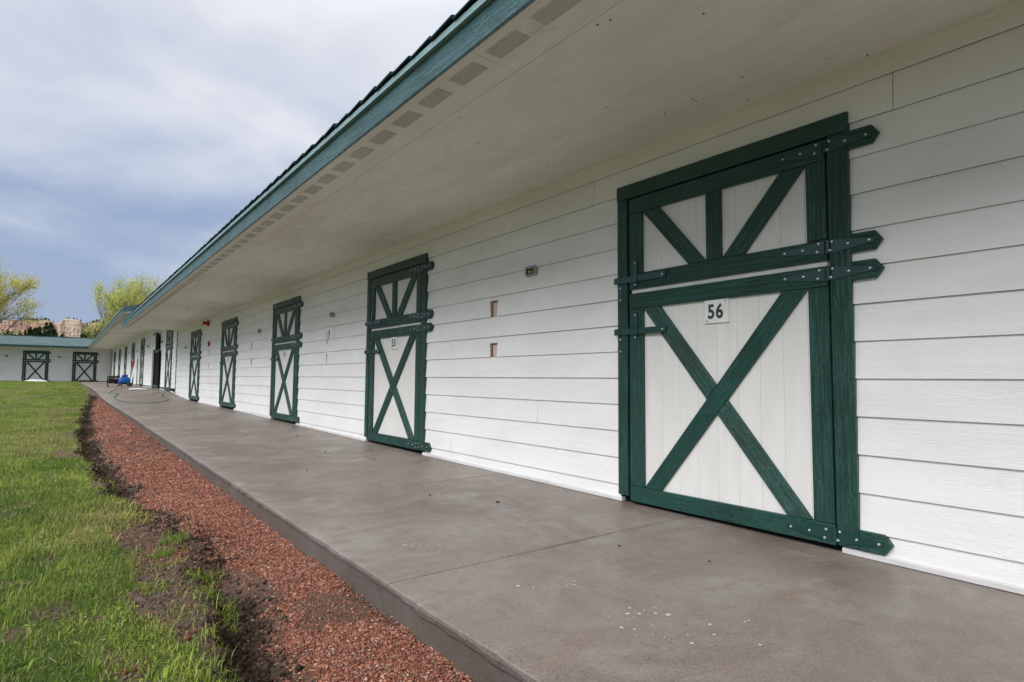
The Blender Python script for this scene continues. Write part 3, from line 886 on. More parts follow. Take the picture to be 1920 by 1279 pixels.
    # two slide latches
    for v in (1.487 + s, 1.140 + s):
        mb = MB()
        board(F, mb, rect(-.020, .408, v - .020, v + .020), .0262, .0312, .001)
        board(F, mb, rect(-.004, .034, v - .0215, v + .0215), .0314, .0355, .001)
        board(F, mb, rect(.146, .178, v - .052, v + .125), .0200, .0262, .001)
        board(F, mb, rect(.136, .186, v - .026, v + .026), .0314, .0370, .001)
        board(F, mb, rect(.012, .052, v - .150, v - .028), .0200, .0236, .001)
        if detail >= 1:
            bolt(F, mb, .385, v, .031); bolt(F, mb, .162, v + .105, .026); bolt(F, mb, .162, v - .042, .026)
            bolt(F, mb, .032, v - .050, .0235); bolt(F, mb, .032, v - .130, .0235)
        mb.build('slide_latch', [M['hinge'], M['bolt']], core)
    if number:
        mb = MB()
        board(F, mb, rect(.672, .832, 1.152 + s, 1.292 + s), -.002, .011, .004)
        dv, df = digit_mesh(number)
        mb.add([F(.0122, .748 + x * .100, 1.222 + s + y * .088) for x, y in dv], df, 1)
        for bu, bv in ((.690, 1.168), (.815, 1.277)):
            bolt(F, mb, bu, bv + s, .0105, .0035, 1)
        o = mb.build('number_plate', [M['plate'], M['digit']], core, recalc=True)
        tag(o, 'white plate with green numerals ' + number)
    return core

# ------------------------------------------------------------------ stable buildings
def siding_run(bld, y0, y1, doors, z_top, kmin, kmax, zoff, holes=(), joints=None, seed=0, rnd_joint=True):
    """lap siding on a wall facing -X; doors: (y_left, width); one object per board"""
    rng = random.Random(seed)
    blocked = sorted((yl - w + .004, yl - .004) for yl, w in doors)
    spans = []; c = y0
    for a, b in blocked:
        if a > c: spans.append((c, a))
        c = b
    if c < y1: spans.append((c, y1))
    for k in range(kmin, kmax + 1):
        zb = ZL(k) + zoff; zt = min(ZL(k - 1) + zoff - .0005, z_top)
        if zt - zb < .01: continue
        js = list(joints.get(k, ())) if joints else []
        if rnd_joint:
            yj = y0 + rng.uniform(.4, 3.4)
            while yj < y1:
                if all(abs(yj - j) > 1.2 for j in js) and not (joints and y0 < 0 and .6 < yj < 8.8): js.append(yj)
                yj += 3.66
        segs = []
        dtop = DOORTOP + zoff
        if zb < dtop and zt <= dtop + .02: use = [(a, b, zb, zt) for a, b in spans]
        elif zb >= dtop: use = [(y0, y1, zb, zt)]
        else: use = [(a, b, zb, zt) for a, b in spans] + [(a, b, dtop + .0, zt) for a, b in blocked]
        for a, b, q0, q1 in use:
            cuts = [a] + sorted(j for j in js if a + .15 < j < b - .15) + [b]
            for p, q in zip(cuts[:-1], cuts[1:]):
                gp = .0016
                segs.append((p + gp if p != a else p, q - gp if q != b else q, q0, q1))
        out = []
        for p, q, q0, q1 in segs:
            hit = [h for h in holes if p < h[0] and h[1] < q and h[2] >= q0 - .02 and h[2] < q1]
            if not hit: out.append((p, q, q0, q1)); continue
            h = sorted(hit)
            c0 = p
            for (ha, hb, hz0, hz1) in h:
                out.append((c0, ha, q0, q1)); c0 = hb
                if hz1 < q1 - .01: out.append((ha, hb, hz1, q1))
                if hz0 > q0 + .01: out.append((ha, hb, q0, hz0))
            out.append((c0, q, q0, q1))
        for p, q, q0, q1 in out:
            full = (q0 == zb)
            ga, gb = float(zw(p)) + .008, float(zw(q)) + .008
            if q1 < max(ga, gb) + .012: continue
            za, zb2 = max(q0, ga), max(q0, gb)
            xb, xt = XW - .004, XW + .0085        # bottom edge stands proud, top tucked under the next board
            sl = lambda z: xb + (xt - xb) * (z - zb) / S
            jit = rng.uniform(-.0008, .0008)
            v = [(sl(za) + jit, p, za), (sl(zb2) + jit, q, zb2), (sl(q1) + jit, q, q1), (sl(q1) + jit, p, q1)]
            lip = .012 if full else 0
            v += [(x + .0085, y, z) for x, y, z in v]
            f = [(0, 1, 2, 3), (7, 6, 5, 4), (0, 4, 5, 1), (1, 5, 6, 2), (2, 6, 7, 3), (3, 7, 4, 0)]
            mb = MB(); mb.add(v, f)
            mb.build('siding_board', M['siding'], bld)

DOORTOP = 2.130
A = empty('stable_building', (3.5, 8.0, 0.0))
tag(A, 'near white stable block with green stall doors, sky-tinted green fascia and flat vented soffit', 'building')
doorsA = [(2.716, 1.492), (6.872, 1.492), (11.02, 1.492), (15.32, 1.492), (19.55, 1.492)]
holes = [(4.137, 4.238, 1.369, 1.506), (4.137, 4.236, ZL(7), 1.132), (8.20, 8.235, 1.369, 1.49), (12.50, 12.545, 1.369, 1.50), (12.50, 12.545, 1.05, 1.185), (16.79, 16.84, 1.369, 1.50), (16.79, 16.84, 1.02, 1.155)]
jts = {0: (5.5,), 1: (2.96, 1.03, 8.63), 3: (4.86,), 5: (3.59, 8.0), 7: (4.89, 7.36), 9: (8.0,), 10: (3.58,), 12: (4.89,)}
# dark wall behind the boards
mb = MB(); mb.box(XW + .030, XW + .18, YN, YA, -.10, SOF_A + .05); mb.build('wall', M['dark'], A)
siding_run(A, YN, YA - .075, doorsA, SOF_A - .001, 0, 13, 0.0, holes, jts, 3)
# torn pieces of board and paper seen inside the cut-outs
for (a, b, z0, z1), m_ in zip(holes, ('pinkwood', 'pinkwood', 'inner', 'wood', 'wood', 'red', 'wood')):
    mb = MB(); mb.box(XW + .018, XW + .0295, a + .004, b - (b - a) * .18, z0 + .004, z1 - .010); mb.build('exposed_backing', M[m_], A)
    mb = MB()
    mb.box(XW - .001, XW + .028, b + .0002, b + .008, z0 - .004, z1 + .003); mb.box(XW - .0005, XW + .028, a, b, z1 + .0003, z1 + .005)
    mb.build('cut_edge', M['wood'], A)

def base_trim(bld, y0, y1, doors):
    c = y0
    for a, b in sorted((yl - w, yl) for yl, w in doors) + [(y1, y1)]:
        if a > c + .05:
            n = max(1, int((a - c) / .5)); ys = np.linspace(c, a, n + 1)
            v = []
            for y in ys:
                z = float(zw(y)) + .003
                v += [(XW + .028, y, z), (XW - .010, y, z), (XW - .010, y, z + .020), (XW - .004, y, z + .028), (XW + .028, y, z + .028)]
            f = [(0, 1, 2, 3, 4), tuple(5 * n + k for k in (4, 3, 2, 1, 0))]
            for i in range(n):
                for k in range(5):
                    k2 = (k + 1) % 5
                    f.append((i * 5 + k, i * 5 + k2, i * 5 + 5 + k2, i * 5 + 5 + k))
            mb = MB(); mb.add(v, f); mb.build('base_trim', M['trim'], bld)
        c = b
base_trim(A, YN, YA - .02, [(yl - .02, 1.39) if yl < 3 else (yl - .02, 1.43) for yl, w in doorsA])

for (yl, w), num in zip(doorsA, ('56', '55', '54', '53', '52')):
    vb = max(.026, float(zw(yl - .1)) + .022) + (.012 if yl > 3 else 0)
    if yl > 12: vb += .015
    F = Frame((XW - .003, yl, 0), (0, -1, 0), (-1, 0, 0))
    stall_door(F, A, vb, 2.135, num, 2)

def eaves(bld, y0, y1, zs, vents=True, detail=True, shingle_to=None, slope=.30):
    """flat soffit with vent strip, fascia, drip edge, shingles and roof over a wall facing -X"""
    # inner soffit panels
    ys = [y for y in (-1.2, 6.11, 8.62, 13.5, 18.4, 26, 33.5, 41, 48) if y0 + .2 < y < y1 - .2]
    cuts = [y0] + ys + [y1]
    for a, b in zip(cuts[:-1], cuts[1:]):
        mb = MB(); mb.box(1.7409, XW + .03, a + .006, b - .006, zs, zs + .012); mb.build('soffit_panel', M['soffit'], bld)
    cuts = [y0] + [y for y in np.arange(2.255 - 3.66 * 3, y1, 3.66) if y0 < y < y1] + [y1]
    for a, b in zip(cuts[:-1], cuts[1:]):
        mb = MB(); mb.box(XEAVE + .02, 1.7395, a + .0015, b - .0015, zs + .001, zs + .012); mb.build('soffit_panel', M['soffit'], bld)
    if vents:
        y = 1.985 - .333 * int((1.985 - y0) / .333)
        while y + .22 < y1:
            if y > y0 + .05:
                mb = MB()
                mb.box(1.520, 1.612, y, y + .224, zs - .0006, zs + .0005, 1)
                for k in range(9):
                    x = 1.517 + k * .0111
                    mb.box(x, x + .0072, y - .002, y + .226, zs - .0016, zs - .0009, 0)
                mb.build('soffit_vent', [M['soffit'], M['dark']], bld)
            y += .333
    # small moulding in the corner of wall and soffit
    mb = MB(); mb.box(XW - .018, XW + .006, y0, y1 - .08, zs - .022, zs - .0005); mb.build('soffit_trim', M['siding'], bld)
    cuts = [y0] + [y for y in np.arange(1.86 - 5.2, y1, 5.2) if y0 < y < y1] + [y1]
    for a, b in zip(cuts[:-1], cuts[1:]):
        F = Frame((XEAVE + .02, b, zs - .016), (0, -1, 0), (-1, 0, 0))
        part(F, 'fascia_board', rect(.0015, b - a - .0015, 0, .138), .003, .02, M['fascia'], bld, .003)
    mb = MB()
    mb.box(XEAVE - .016, XEAVE + .03, y0, y1, zs + .1235, zs + .166)
    mb.box(XEAVE - .024, XEAVE - .016, y0, y1, zs + .1225, zs + .1262)
    mb.build('drip_edge', M['drip'], bld)
    zr = zs + .1665
    run = 9.0 - XEAVE
    x0 = XEAVE + .02
    v = [(x0, y0, zr), (x0, y1, zr), (x0 + run, y1, zr + run * slope), (x0 + run, y0, zr + run * slope),
         (x0, y0, zr + .012), (x0, y1, zr + .012), (x0 + run, y1, zr + .03 + run * slope), (x0 + run, y0, zr + .03 + run * slope)]
    mb = MB()
    gr = [(p[1], p[0] * 1.05, 0) for p in v]
    mb.add(v, [(0, 1, 2, 3), (7, 6, 5, 4), (0, 4, 5, 1), (1, 5, 6, 2), (2, 6, 7, 3), (3, 7, 4, 0)], 0, gr)
    rf = mb.build('roof', M['roof'], bld)
    # the shingles of the first course, lapped and uneven
    if shingle_to:
        rr = random.Random(5); y = y0; x0 = XEAVE - .018
        while y < shingle_to:
            w = .212; tlt = rr.uniform(.010, .020); ov = rr.uniform(.016, .026); z0 = zr + .002
            xa, xb = x0 - ov * .6, x0 + .16
            za, zb = z0, z0 + .16 * slope + .02
            t = .009 + rr.uniform(-.002, .003)
            vv = []
            for dz in (0, 1):
                vv += [(xa, y + .002, za + tlt + dz * t), (xa, y + w, za + dz * t * .8), (xb, y + w, zb + dz * t), (xb, y + .002, zb + dz * t)]
            mb = MB(); mb.add(vv, [(0, 3, 2, 1), (4, 5, 6, 7), (0, 1, 5, 4), (1, 2, 6, 5), (2, 3, 7, 6), (3, 0, 4, 7)])
            mb.build('shingle', M['shingle'], rf)
            y += .219
    return rf
eaves(A, YN, YA, SOF_A, True, True, YA)
# back and end walls of the near block
mb = MB(); mb.box(XW + .19, 14.8, YN, YN + .15, -.15, 2.36); mb.box(14.65, 14.8, YN + .151, YA, -.15, 2.36); mb.build('wall', M['siding'], A)

# corner where the raised section begins: white corner board with a dark edge
part(Frame((XW, YA, 0), (0, -1, 0), (-1, 0, 0)), 'corner_board', rect(.002, .072, float(zw(YA)) + .01, SOF_A - .001), -.03, .012, M['green'], A)

# screw heads and nail holes in the soffit
rs = random.Random(9)
for k in range(46):
    x = rs.choice([1.78, 2.08, 2.39, 2.69, 2.93]) + rs.uniform(-.02, .02); y = rs.uniform(.3, 7)
    mb = MB(); n = 6
    c = [(x + .005 * math.cos(6.283 * i / n), y + .005 * math.sin(6.283 * i / n)) for i in range(n)]
    mb.add([(a, b, SOF_A) for a, b in c] + [(a, b, SOF_A - .0025) for a, b in c], [tuple(range(n)), tuple(range(2 * n - 1, n - 1, -1))] + [(i, (i + 1) % n, n + (i + 1) % n, n + i) for i in range(n)])
    mb.build('soffit_screw', M['inner'], A)

# electrical boxes on the wall
def junction_box(bld, y, z, open_=True, sc=1.0):
    mb = MB(); w, h = .062 * sc, .031 * sc
    F = Frame((XW, y, z), (0, -1, 0), (-1, 0, 0))
    board(F, mb, rect(-w - .006, w + .006, -h - .004, h + .004), -.004, .004, .001, 0)
    for r in (rect(-w, -w + .012, -h, h), rect(w - .008, w, -h, h), rect(-w + .0125, w - .0085, h - .008, h), rect(-w + .0125, w - .0085, -h, -h + .007)):
        board(F, mb, r, .0042, .026, .001, 0)
    board(F, mb, rect(-w + .014, w - .010, -h + .009, h - .010), .0042, .006, .0005, 1)
    if open_:
        mb.tube([F(.010, -w * .5, -h * .5), F(.022, -w * .2, h * .2), F(.016, w * .2, -h * .2), F(.020, w * .5, h * .3)], .006, 6, 2)
        mb.tube([F(.010, -w * .6, h * .3), F(.020, -w * .1, -h * .3), F(.018, w * .5, -h * .3)], .005, 6, 2)
    return mb.build('junction_box', [M['galv'], M['dark'], M['wire']], bld)
for y, z in [(3.66, 1.695), (8.085, 1.712), (11.94, 1.714), (20.50, 1.722)]:
    junction_box(A, y, z, True, 1.0 if y < 9 else 1.15)
b2 = MB(); b2.box(XW - .004, XW + .002, 3.60, 3.735, 1.736, 1.741); b2.box(XW - .004, XW + .002, 3.735, 3.740, 1.715, 1.741); b2.build('bracket', M['inner'], A)
for z0 in (1.31, 1.165):
    mb = MB(); mb.box(XW - .004, XW - .0005, 8.285, 8.300, z0 - .16 if z0 < 1.2 else z0, z0 if z0 < 1.2 else z0 + .17); mb.build('bare_slot', M['galv'], A)

# red fire horn and pull station
def wall_frame(y, z): return Frame((XW, y, z), (0, -1, 0), (-1, 0, 0))
al = empty('fire_alarm', (XW, 17.03, 2.14))
tag(al, 'red fire alarm horn high on the white wall under the soffit', 'alarm')
F = wall_frame(17.03, 2.225)
part(F, 'back_box', rect(-.075, .075, -.07, .07), -.002, .05, M['red'], al, .006)
mb = MB(); mb.tube([F(.05, -.06, .01), F(.13, -.06, .01)], [.022, .062], 12); mb.build('horn', M['red'], al)
part(F, 'strobe', rect(.03, .11, -.05, .03), .0505, .085, M['red'], al, .008)
ps = empty('pull_station', (XW, 16.84, 1.61))
tag(ps, 'small red pull station on the wall below the alarm horn', 'pull station')
F = wall_frame(16.84, 1.672)
part(F, 'housing', rect(-.05, .05, -.062, .062), -.002, .04, M['red'], ps, .006)
part(F, 'handle', rect(-.035, .035, -.03, -.008), .0405, .055, M['white'], ps, .003)

# ---------------------------------------------------------------- raised middle section
B = empty('stable_building', (3.5, 38.0, .34))
tag(B, 'raised far stable block beyond the step in the eaves, with one door standing open', 'building')
ZB = .475
doorsB = [(24.80, 1.492), (28.87, 1.492), (33.66, 1.492), (38.36, 1.492), (42.96, 1.492), (47.70, 1.492), (52.30, 1.492)]
mb = MB()
mb.box(XW + .030, XW + .18, YA, 27.46, -.1, SOF_B + .05); mb.box(XW + .030, XW + .18, 28.76, YWING, -.1, SOF_B + .05); mb.box(XW + .030, XW + .18, 27.461, 28.759, 2.50, SOF_B + .05)
mb.build('wall', M['dark'], B)
siding_run(B, YA, YWING, doorsB, SOF_B - .001, 0, 13, ZB, (), None, 17)
base_trim(B, YA + .02, YWING, [(yl - .02, 1.43) for yl, w in doorsB])
for i, (yl, w) in enumerate(doorsB):
    if i == 1: continue
    F = Frame((XW - .003, yl, ZB), (0, -1, 0), (-1, 0, 0))
    stall_door(F, B, float(zw(yl - .7)) + .03 - ZB, 2.135, None, 0)
# the open door: dark stall behind, upper leaf half shut, lower leaf folded back
F = Frame((XW - .003, 28.87, ZB), (0, -1, 0), (-1, 0, 0))
vb = float(zw(28.2)) + .03 - ZB
core = part(F, 'door_lining', rect(.002, .088, vb, 2.0385), -.20, .020, M['trim'], B)
part(F, 'side_trim', rect(1.394, 1.490, vb, 2.0385), -.20, .020, M['green'], core)
part(F, 'head_trim', rect(0, 1.492, 2.040, 2.135), -.20, .024, M['green'], core)
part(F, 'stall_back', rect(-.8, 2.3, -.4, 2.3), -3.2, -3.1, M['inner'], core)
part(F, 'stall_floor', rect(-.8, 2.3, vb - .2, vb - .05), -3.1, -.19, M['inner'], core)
ul = Frame(F(.08, 1.49, 0), (0, 1, 0), (-1, 0, 0))
lf = part(ul, 'upper_leaf', rect(0, .98, 1.42, 2.03), -.02, .0, M['plank'], B)
fl = Frame(F(.055, 1.50, 0), (0, -1, 0), (-1, 0, 0))
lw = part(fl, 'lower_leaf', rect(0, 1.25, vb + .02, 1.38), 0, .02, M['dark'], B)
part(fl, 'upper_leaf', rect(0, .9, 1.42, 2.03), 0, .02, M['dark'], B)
for v0 in (vb + .02, 1.28): part(fl, 'rail', rect(.001, 1.249, v0, v0 + .1), .0205, .04, M['green'], lw)
eaves(B, YA + .05, YWING - 1.55, SOF_B, True, True, None)
mb = MB(); mb.box(XEAVE + .02, XW + .03, YWING - 1.549, YWING, SOF_B + .0005, SOF_B + .012); mb.build('soffit_panel', M['soffit'], B)
# gable end of the raised roof over the near block
mb = MB(); xs = (XEAVE + .03, 9.0)
v = [(xs[0], YA + .01, SOF_B), (xs[1], YA + .01, SOF_B), (xs[1], YA + .01, SOF_B + .13 + .30 * (xs[1] - xs[0])), (xs[0], YA + .01, SOF_B + .13)]
v += [(x, y + .035, z) for x, y, z in v]
mb.add(v, [(0, 1, 2, 3), (7, 6, 5, 4), (0, 4, 5, 1), (1, 5, 6, 2), (2, 6, 7, 3), (3, 7, 4, 0)]); mb.build('gable_end', M['siding'], B)
mb = MB()
v = [(XEAVE - .002, YA - .02, SOF_B + .005), (9.0, YA - .02, SOF_B + .005 + .3 * 7.57), (9.0, YA - .02, SOF_B + .155 + .3 * 7.57), (XEAVE - .002, YA - .02, SOF_B + .155)]
v += [(x, y + .028, z) for x, y, z in v]
mb.add(v, [(0, 1, 2, 3), (7, 6, 5, 4), (0, 4, 5, 1), (1, 5, 6, 2), (2, 6, 7, 3), (3, 7, 4, 0)], 0, [(p[0], p[2], 0) for p in v]); mb.build('rake_board', M['fascia'], B)
for y, z in [(30.62, 2.16), (35.25, 2.10), (40.0, 2.17), (44.7, 2.17), (26.0, 2.16)]: junction_box(B, y, z, False, 1.6)
part(Frame((XW, YWING, 0), (0, -1, 0), (-1, 0, 0)), 'corner_board', rect(.02, .13, .40, SOF_B - .001), -.01, .014, M['green'], B)

# ---------------------------------------------------------------- far wing across the end of the lawn
C = empty('stable_building', (-8.0, YWING + 2, .40))
tag(C, 'low white stable wing across the far end of the lawn with teal shingled roof', 'building')
mb = MB(); mb.box(-26, XW + .2, YWING + .03, YWING + .2, -.1, SOF_B + .05); mb.build('wall', M['dark'], C)
mb = MB()                                    # lap siding, each board only three pixels high from here
for k in range(0, 14):
    zb, zt = ZL(k) + ZB, min(ZL(k - 1) + ZB, SOF_B)
    if zt - zb < .01: continue
    v = []
    for x in (-26, XW - .02):
        v += [(x, YWING - .010, zb), (x, YWING + .004, zt), (x, YWING + .016, zt), (x, YWING + .016, zb)]
    mb.add(v, [(0, 4, 5, 1), (1, 5, 6, 2), (2, 6, 7, 3), (3, 7, 4, 0), (0, 1, 2, 3), (7, 6, 5, 4)])
tag(mb.build('siding', M['siding'], C), kind='stuff')
for xl in (-2.31, .572, -6.6, -10.9):
    F = Frame((xl, YWING - .013, ZB - .04), (1, 0, 0), (0, -1, 0))
    stall_door(F, C, -.035, 2.19, None, 0)
YE = YWING - 1.55
mb = MB(); mb.box(-26, XEAVE + .019, YE + .02, YWING + .03, SOF_B, SOF_B + .012); mb.build('soffit_panel', M['soffit'], C)
F = Frame((-26, YE + .02, SOF_B - .016), (1, 0, 0), (0, -1, 0))
part(F, 'fascia_board', rect(0, 26 + XEAVE - .004, 0, .138), -.012, .02, M['green'], C)
mb = MB(); mb.box(-26, XEAVE - .02, YE - .018, YE + .03, SOF_B + .1235, SOF_B + .158); mb.build('drip_edge', M['drip'], C)
zr, sl, YR = SOF_B + .165, .205, 57.2
def roof_grid(x0, x1, ya, yb, za, zb_):
    mb = MB(); nx, ny = 60, 8; v = []; g = []
    for i in range(nx + 1):
        for j in range(ny + 1):
            x = x0 + (x1 - x0) * i / nx; t = j / ny
            v.append((x, ya + (yb - ya) * t, za + (zb_ - za) * t + random.uniform(-.008, .008))); g.append((x, (yb - ya) * t, 0))
    f = [(i * (ny + 1) + j, (i + 1) * (ny + 1) + j, (i + 1) * (ny + 1) + j + 1, i * (ny + 1) + j + 1) for i in range(nx) for j in range(ny)]
    mb.add(v, f, 0, g); return mb
ro = roof_grid(-26, 9, YE - .02, YR, zr, zr + sl * (YR - YE)).build('roof', M['roof'], C)
roof_grid(9, -26, YR + .002, YR + 4, zr + sl * (YR - YE), zr - .1).build('back_slope', M['roof'], ro)
mb = MB(); mb.tube([(-26, YR, zr + sl * (YR - YE) + .01), (9, YR, zr + sl * (YR - YE) + .01)], .05, 6); mb.build('ridge_cap', M['shingle'], ro)
for x in (-3.2, -.22, -7.5): 
    F = Frame((x, YWING - .01, 2.20), (1, 0, 0), (0, -1, 0))
    part(F, 'junction_box', rect(-.09, .09, -.045, .045), -.004, .05, M['inner'], C)

# ------------------------------------------------------------------ things on the far walkway
fz = lambda x, y: walk_z(x, y)
# portable compressor: blue tank, black motor, wheels
cx, cy = 2.36, 33.6; cz = fz(cx, cy)
cmp_ = empty('air_compressor', (cx, cy, cz))
tag(cmp_, 'portable air compressor with a blue tank on the far walkway', 'air compressor')
mb = MB()
prof = [(-.25, .02), (-.24, .10), (-.21, .15), (-.15, .17), (.15, .17), (.21, .15), (.24, .10), (.25, .02)]
mb.tube([(cx + .02 + a, cy, cz + .27) for a, r in prof], [r for a, r in prof], 16); mb.build('tank', M['blue'], cmp_, smooth=True)
mb = MB(); mb.box(cx - .14, cx + .18, cy - .06, cy + .06, cz + .447, cz + .455); mb.build('mount_plate', M['black'], cmp_)
mb = MB(); mb.tube([(cx - .10, cy, cz + .50), (cx + .06, cy, cz + .50)], .045, 10); mb.box(cx + .065, cx + .15, cy - .05, cy + .05, cz + .456, cz + .56); mb.build('motor', M['blue'], cmp_)
for sx in (-.12, .14):
    mb = MB(); mb.tube([(cx + sx - .025, cy - .16, cz + .09), (cx + sx + .025, cy - .16, cz + .09)], .085, 12); mb.build('wheel', M['black'], cmp_)
mb = MB(); mb.tube([(cx - .21, cy, cz + .3), (cx - .30, cy, cz + .42), (cx - .30, cy, cz + .50), (cx - .24, cy, cz + .52)], .014, 6); mb.build('handle', M['black'], cmp_)
# black generator beside it
gx, gy = 1.99, 34.3; gz = fz(gx, gy)
gen = empty('generator', (gx, gy, gz))
tag(gen, 'dark open frame generator left of the blue compressor', 'generator')
mb = MB()
for sx in (-.24, .22):
    mb.tube([(gx + sx, gy - .2, gz), (gx + sx, gy - .2, gz + .5), (gx + sx, gy + .2, gz + .5), (gx + sx, gy + .2, gz)], .016, 6)
for sz in (.03, .5):
    for sy in (-.2, .2): mb.tube([(gx - .24, gy + sy, gz + sz), (gx + .22, gy + sy, gz + sz)], .016, 6)
mb.build('frame', M['black'], gen)
mb = MB(); mb.box(gx - .21, gx + .02, gy - .16, gy + .16, gz + .15, gz + .38); mb.tube([(gx + .02, gy, gz + .25), (gx + .18, gy, gz + .25)], .12, 12); mb.build('engine', M['oil'], gen)
mb = MB(); mb.box(gx - .2, gx + .18, gy - .16, gy + .16, gz + .39, gz + .485); mb.build('fuel_tank', M['inner'], gen)
# bucket
bx, by = 2.50, 32.3; bz = fz(bx, by)
bk = empty('bucket', (bx, by, bz)); tag(bk, 'small black bucket beside the blue compressor', 'bucket')
mb = MB(); mb.tube([(bx, by, bz), (bx, by, bz + .18)], [.075, .095], 14); mb.build('pail', M['black'], bk)
mb = MB(); mb.tube([(bx - .097, by, bz + .172), (bx - .06, by - .05, bz + .13), (bx + .06, by - .05, bz + .13), (bx + .097, by, bz + .172)], .004, 5); mb.build('bail_handle', M['galv'], bk)
# offcuts of lumber
def plank_thing(label, x, y, l, w, t, rot, mat, zoff=.003, name='lumber_offcut', cat='lumber'):
    F = Frame((x, y, fz(x, y) + zoff), (math.cos(rot), math.sin(rot), 0), (-math.sin(rot), math.cos(rot), 0))
    mb = MB(); board(F, mb, rect(-l / 2, l / 2, 0, t), -w / 2, w / 2, .003)
    return tag(mb.build(name, mat, None), label, cat)
plank_thing('pale lumber offcut lying flat in front of the black generator', 1.85, 32.2, .75, .09, .04, .15, M['lumber'])
plank_thing('short pale wood block under the generator frame', 1.95, 33.5, .22, .1, .10, .1, M['lumber'], name='wood_block', cat='block')
plank_thing('pale lumber offcut lying in front of the blue compressor', 2.3, 31.4, .5, .09, .04, .3, M['lumber'])
# white board leaning on the wall and papers at its foot
lb = MB(); y0, y1 = 34.6, 35.3
zf = fz(2.72, 35.0)
F = Frame((2.70, 35.0, zf), (0, -1, 0), (-1, 0, 0))
v = [(2.70, 34.75, zf + .005), (2.70, 35.35, zf + .005), (2.955, 35.35, zf + 1.42), (2.955, 34.75, zf + 1.42)]
v += [(x + .02, y, z + .003) for x, y, z in v]
lb.add(v, [(0, 1, 2, 3), (7, 6, 5, 4), (0, 4, 5, 1), (1, 5, 6, 2), (2, 6, 7, 3), (3, 7, 4, 0)])
tag(lb.build('leaning_panel', M['white']), 'white panel leaning against the wall beyond the open door', 'panel')
def crumple(name, x, y, lx, ly, h, label, cat, n=14, zf=None, seed=1):
    rr = np.random.default_rng(seed); v = []; f = []
    z0 = fz(x, y) if zf is None else zf
    for i in range(n + 1):
        for j in range(n + 1):
            a, b = i / n - .5, j / n - .5
            e = max(0, 1 - (2 * max(abs(a), abs(b))) ** 4)
            v.append((x + a * lx + rr.normal(0, lx * .012), y + b * ly + rr.normal(0, ly * .012), z0 + .006 + e * h * (.35 + .9 * float(fbm(np.array(a * 5.), np.array(b * 5.), seed)))))
    for i in range(n):
        for j in range(n):
            q = i * (n + 1) + j; f.append((q, q + n + 1, q + n + 2, q + 1))
    mb = MB(); mb.add(v, f); o = mb.build(name, M['white'], None, smooth=True)
    md = o.modifiers.new('thickness', 'SOLIDIFY'); md.thickness = .004
    return tag(o, label, cat)
crumple('crumpled_paper', 2.42, 27.6, .62, .7, .05, 'crumpled white paper on the walkway in front of the open door', 'paper', seed=4)
crumple('white_tarp', -1.45, 53.7, 1.35, .8, .17, 'white tarp lying on the grass before the left far door', 'tarp', zf=float(ground_h(np.array(-1.35), np.array(53.7))) - .02, seed=8)
# red extinguisher hung between two far doors
ex = empty('fire_extinguisher', (XW - .09, 35.9, 1.30)); tag(ex, 'red extinguisher on the wall above the white leaning panel', 'fire extinguisher')
mb = MB(); mb.tube([(XW - .10, 35.9, 1.30), (XW - .10, 35.9, 1.32), (XW - .10, 35.9, 1.60), (XW - .10, 35.9, 1.66)], [.042, .052, .052, .02], 12); mb.build('cylinder', M['red'], ex, smooth=True)
mb = MB(); mb.box(XW - .13, XW - .05, 35.88, 35.92, 1.661, 1.70); mb.build('valve', M['black'], ex)
mb = MB(); mb.box(XW - .02, XW - .0, 35.84, 35.96, 1.42, 1.60); mb.build('bracket', M['red'], ex)
# green hose snaking over the concrete
def hose(pts, label):
    P = []
    pts = [np.array(p, float) for p in pts]
    pts = [pts[0]] + pts + [pts[-1]]
    for i in range(1, len(pts) - 2):
        for t in np.linspace(0, 1, 9)[:-1]:
            a, b, c, d = pts[i - 1], pts[i], pts[i + 1], pts[i + 2]
            q = .5 * ((2 * b) + (-a + c) * t + (2 * a - 5 * b + 4 * c - d) * t * t + (-a + 3 * b - 3 * c + d) * t ** 3)
            P.append((q[0], q[1], walk_z(q[0], q[1]) + .014))
    mb = MB(); mb.tube(P, .009, 7)
    tag(mb.build('garden_hose', M['hose'], None, smooth=True), label, 'hose')
hose([(2.25, 31.8), (1.9, 29.6), (1.55, 27.3), (1.35, 25.6), (1.62, 25.1), (1.48, 23.9), (1.33, 21.8), (1.45, 19.6), (1.75, 18.6), (2.1, 18.7), (2.45, 19.7), (2.58, 20.6), (2.53, 21.7), (2.72, 22.6), (2.62, 23.5)],
     'thin green garden hose looping over the far part of the walkway')

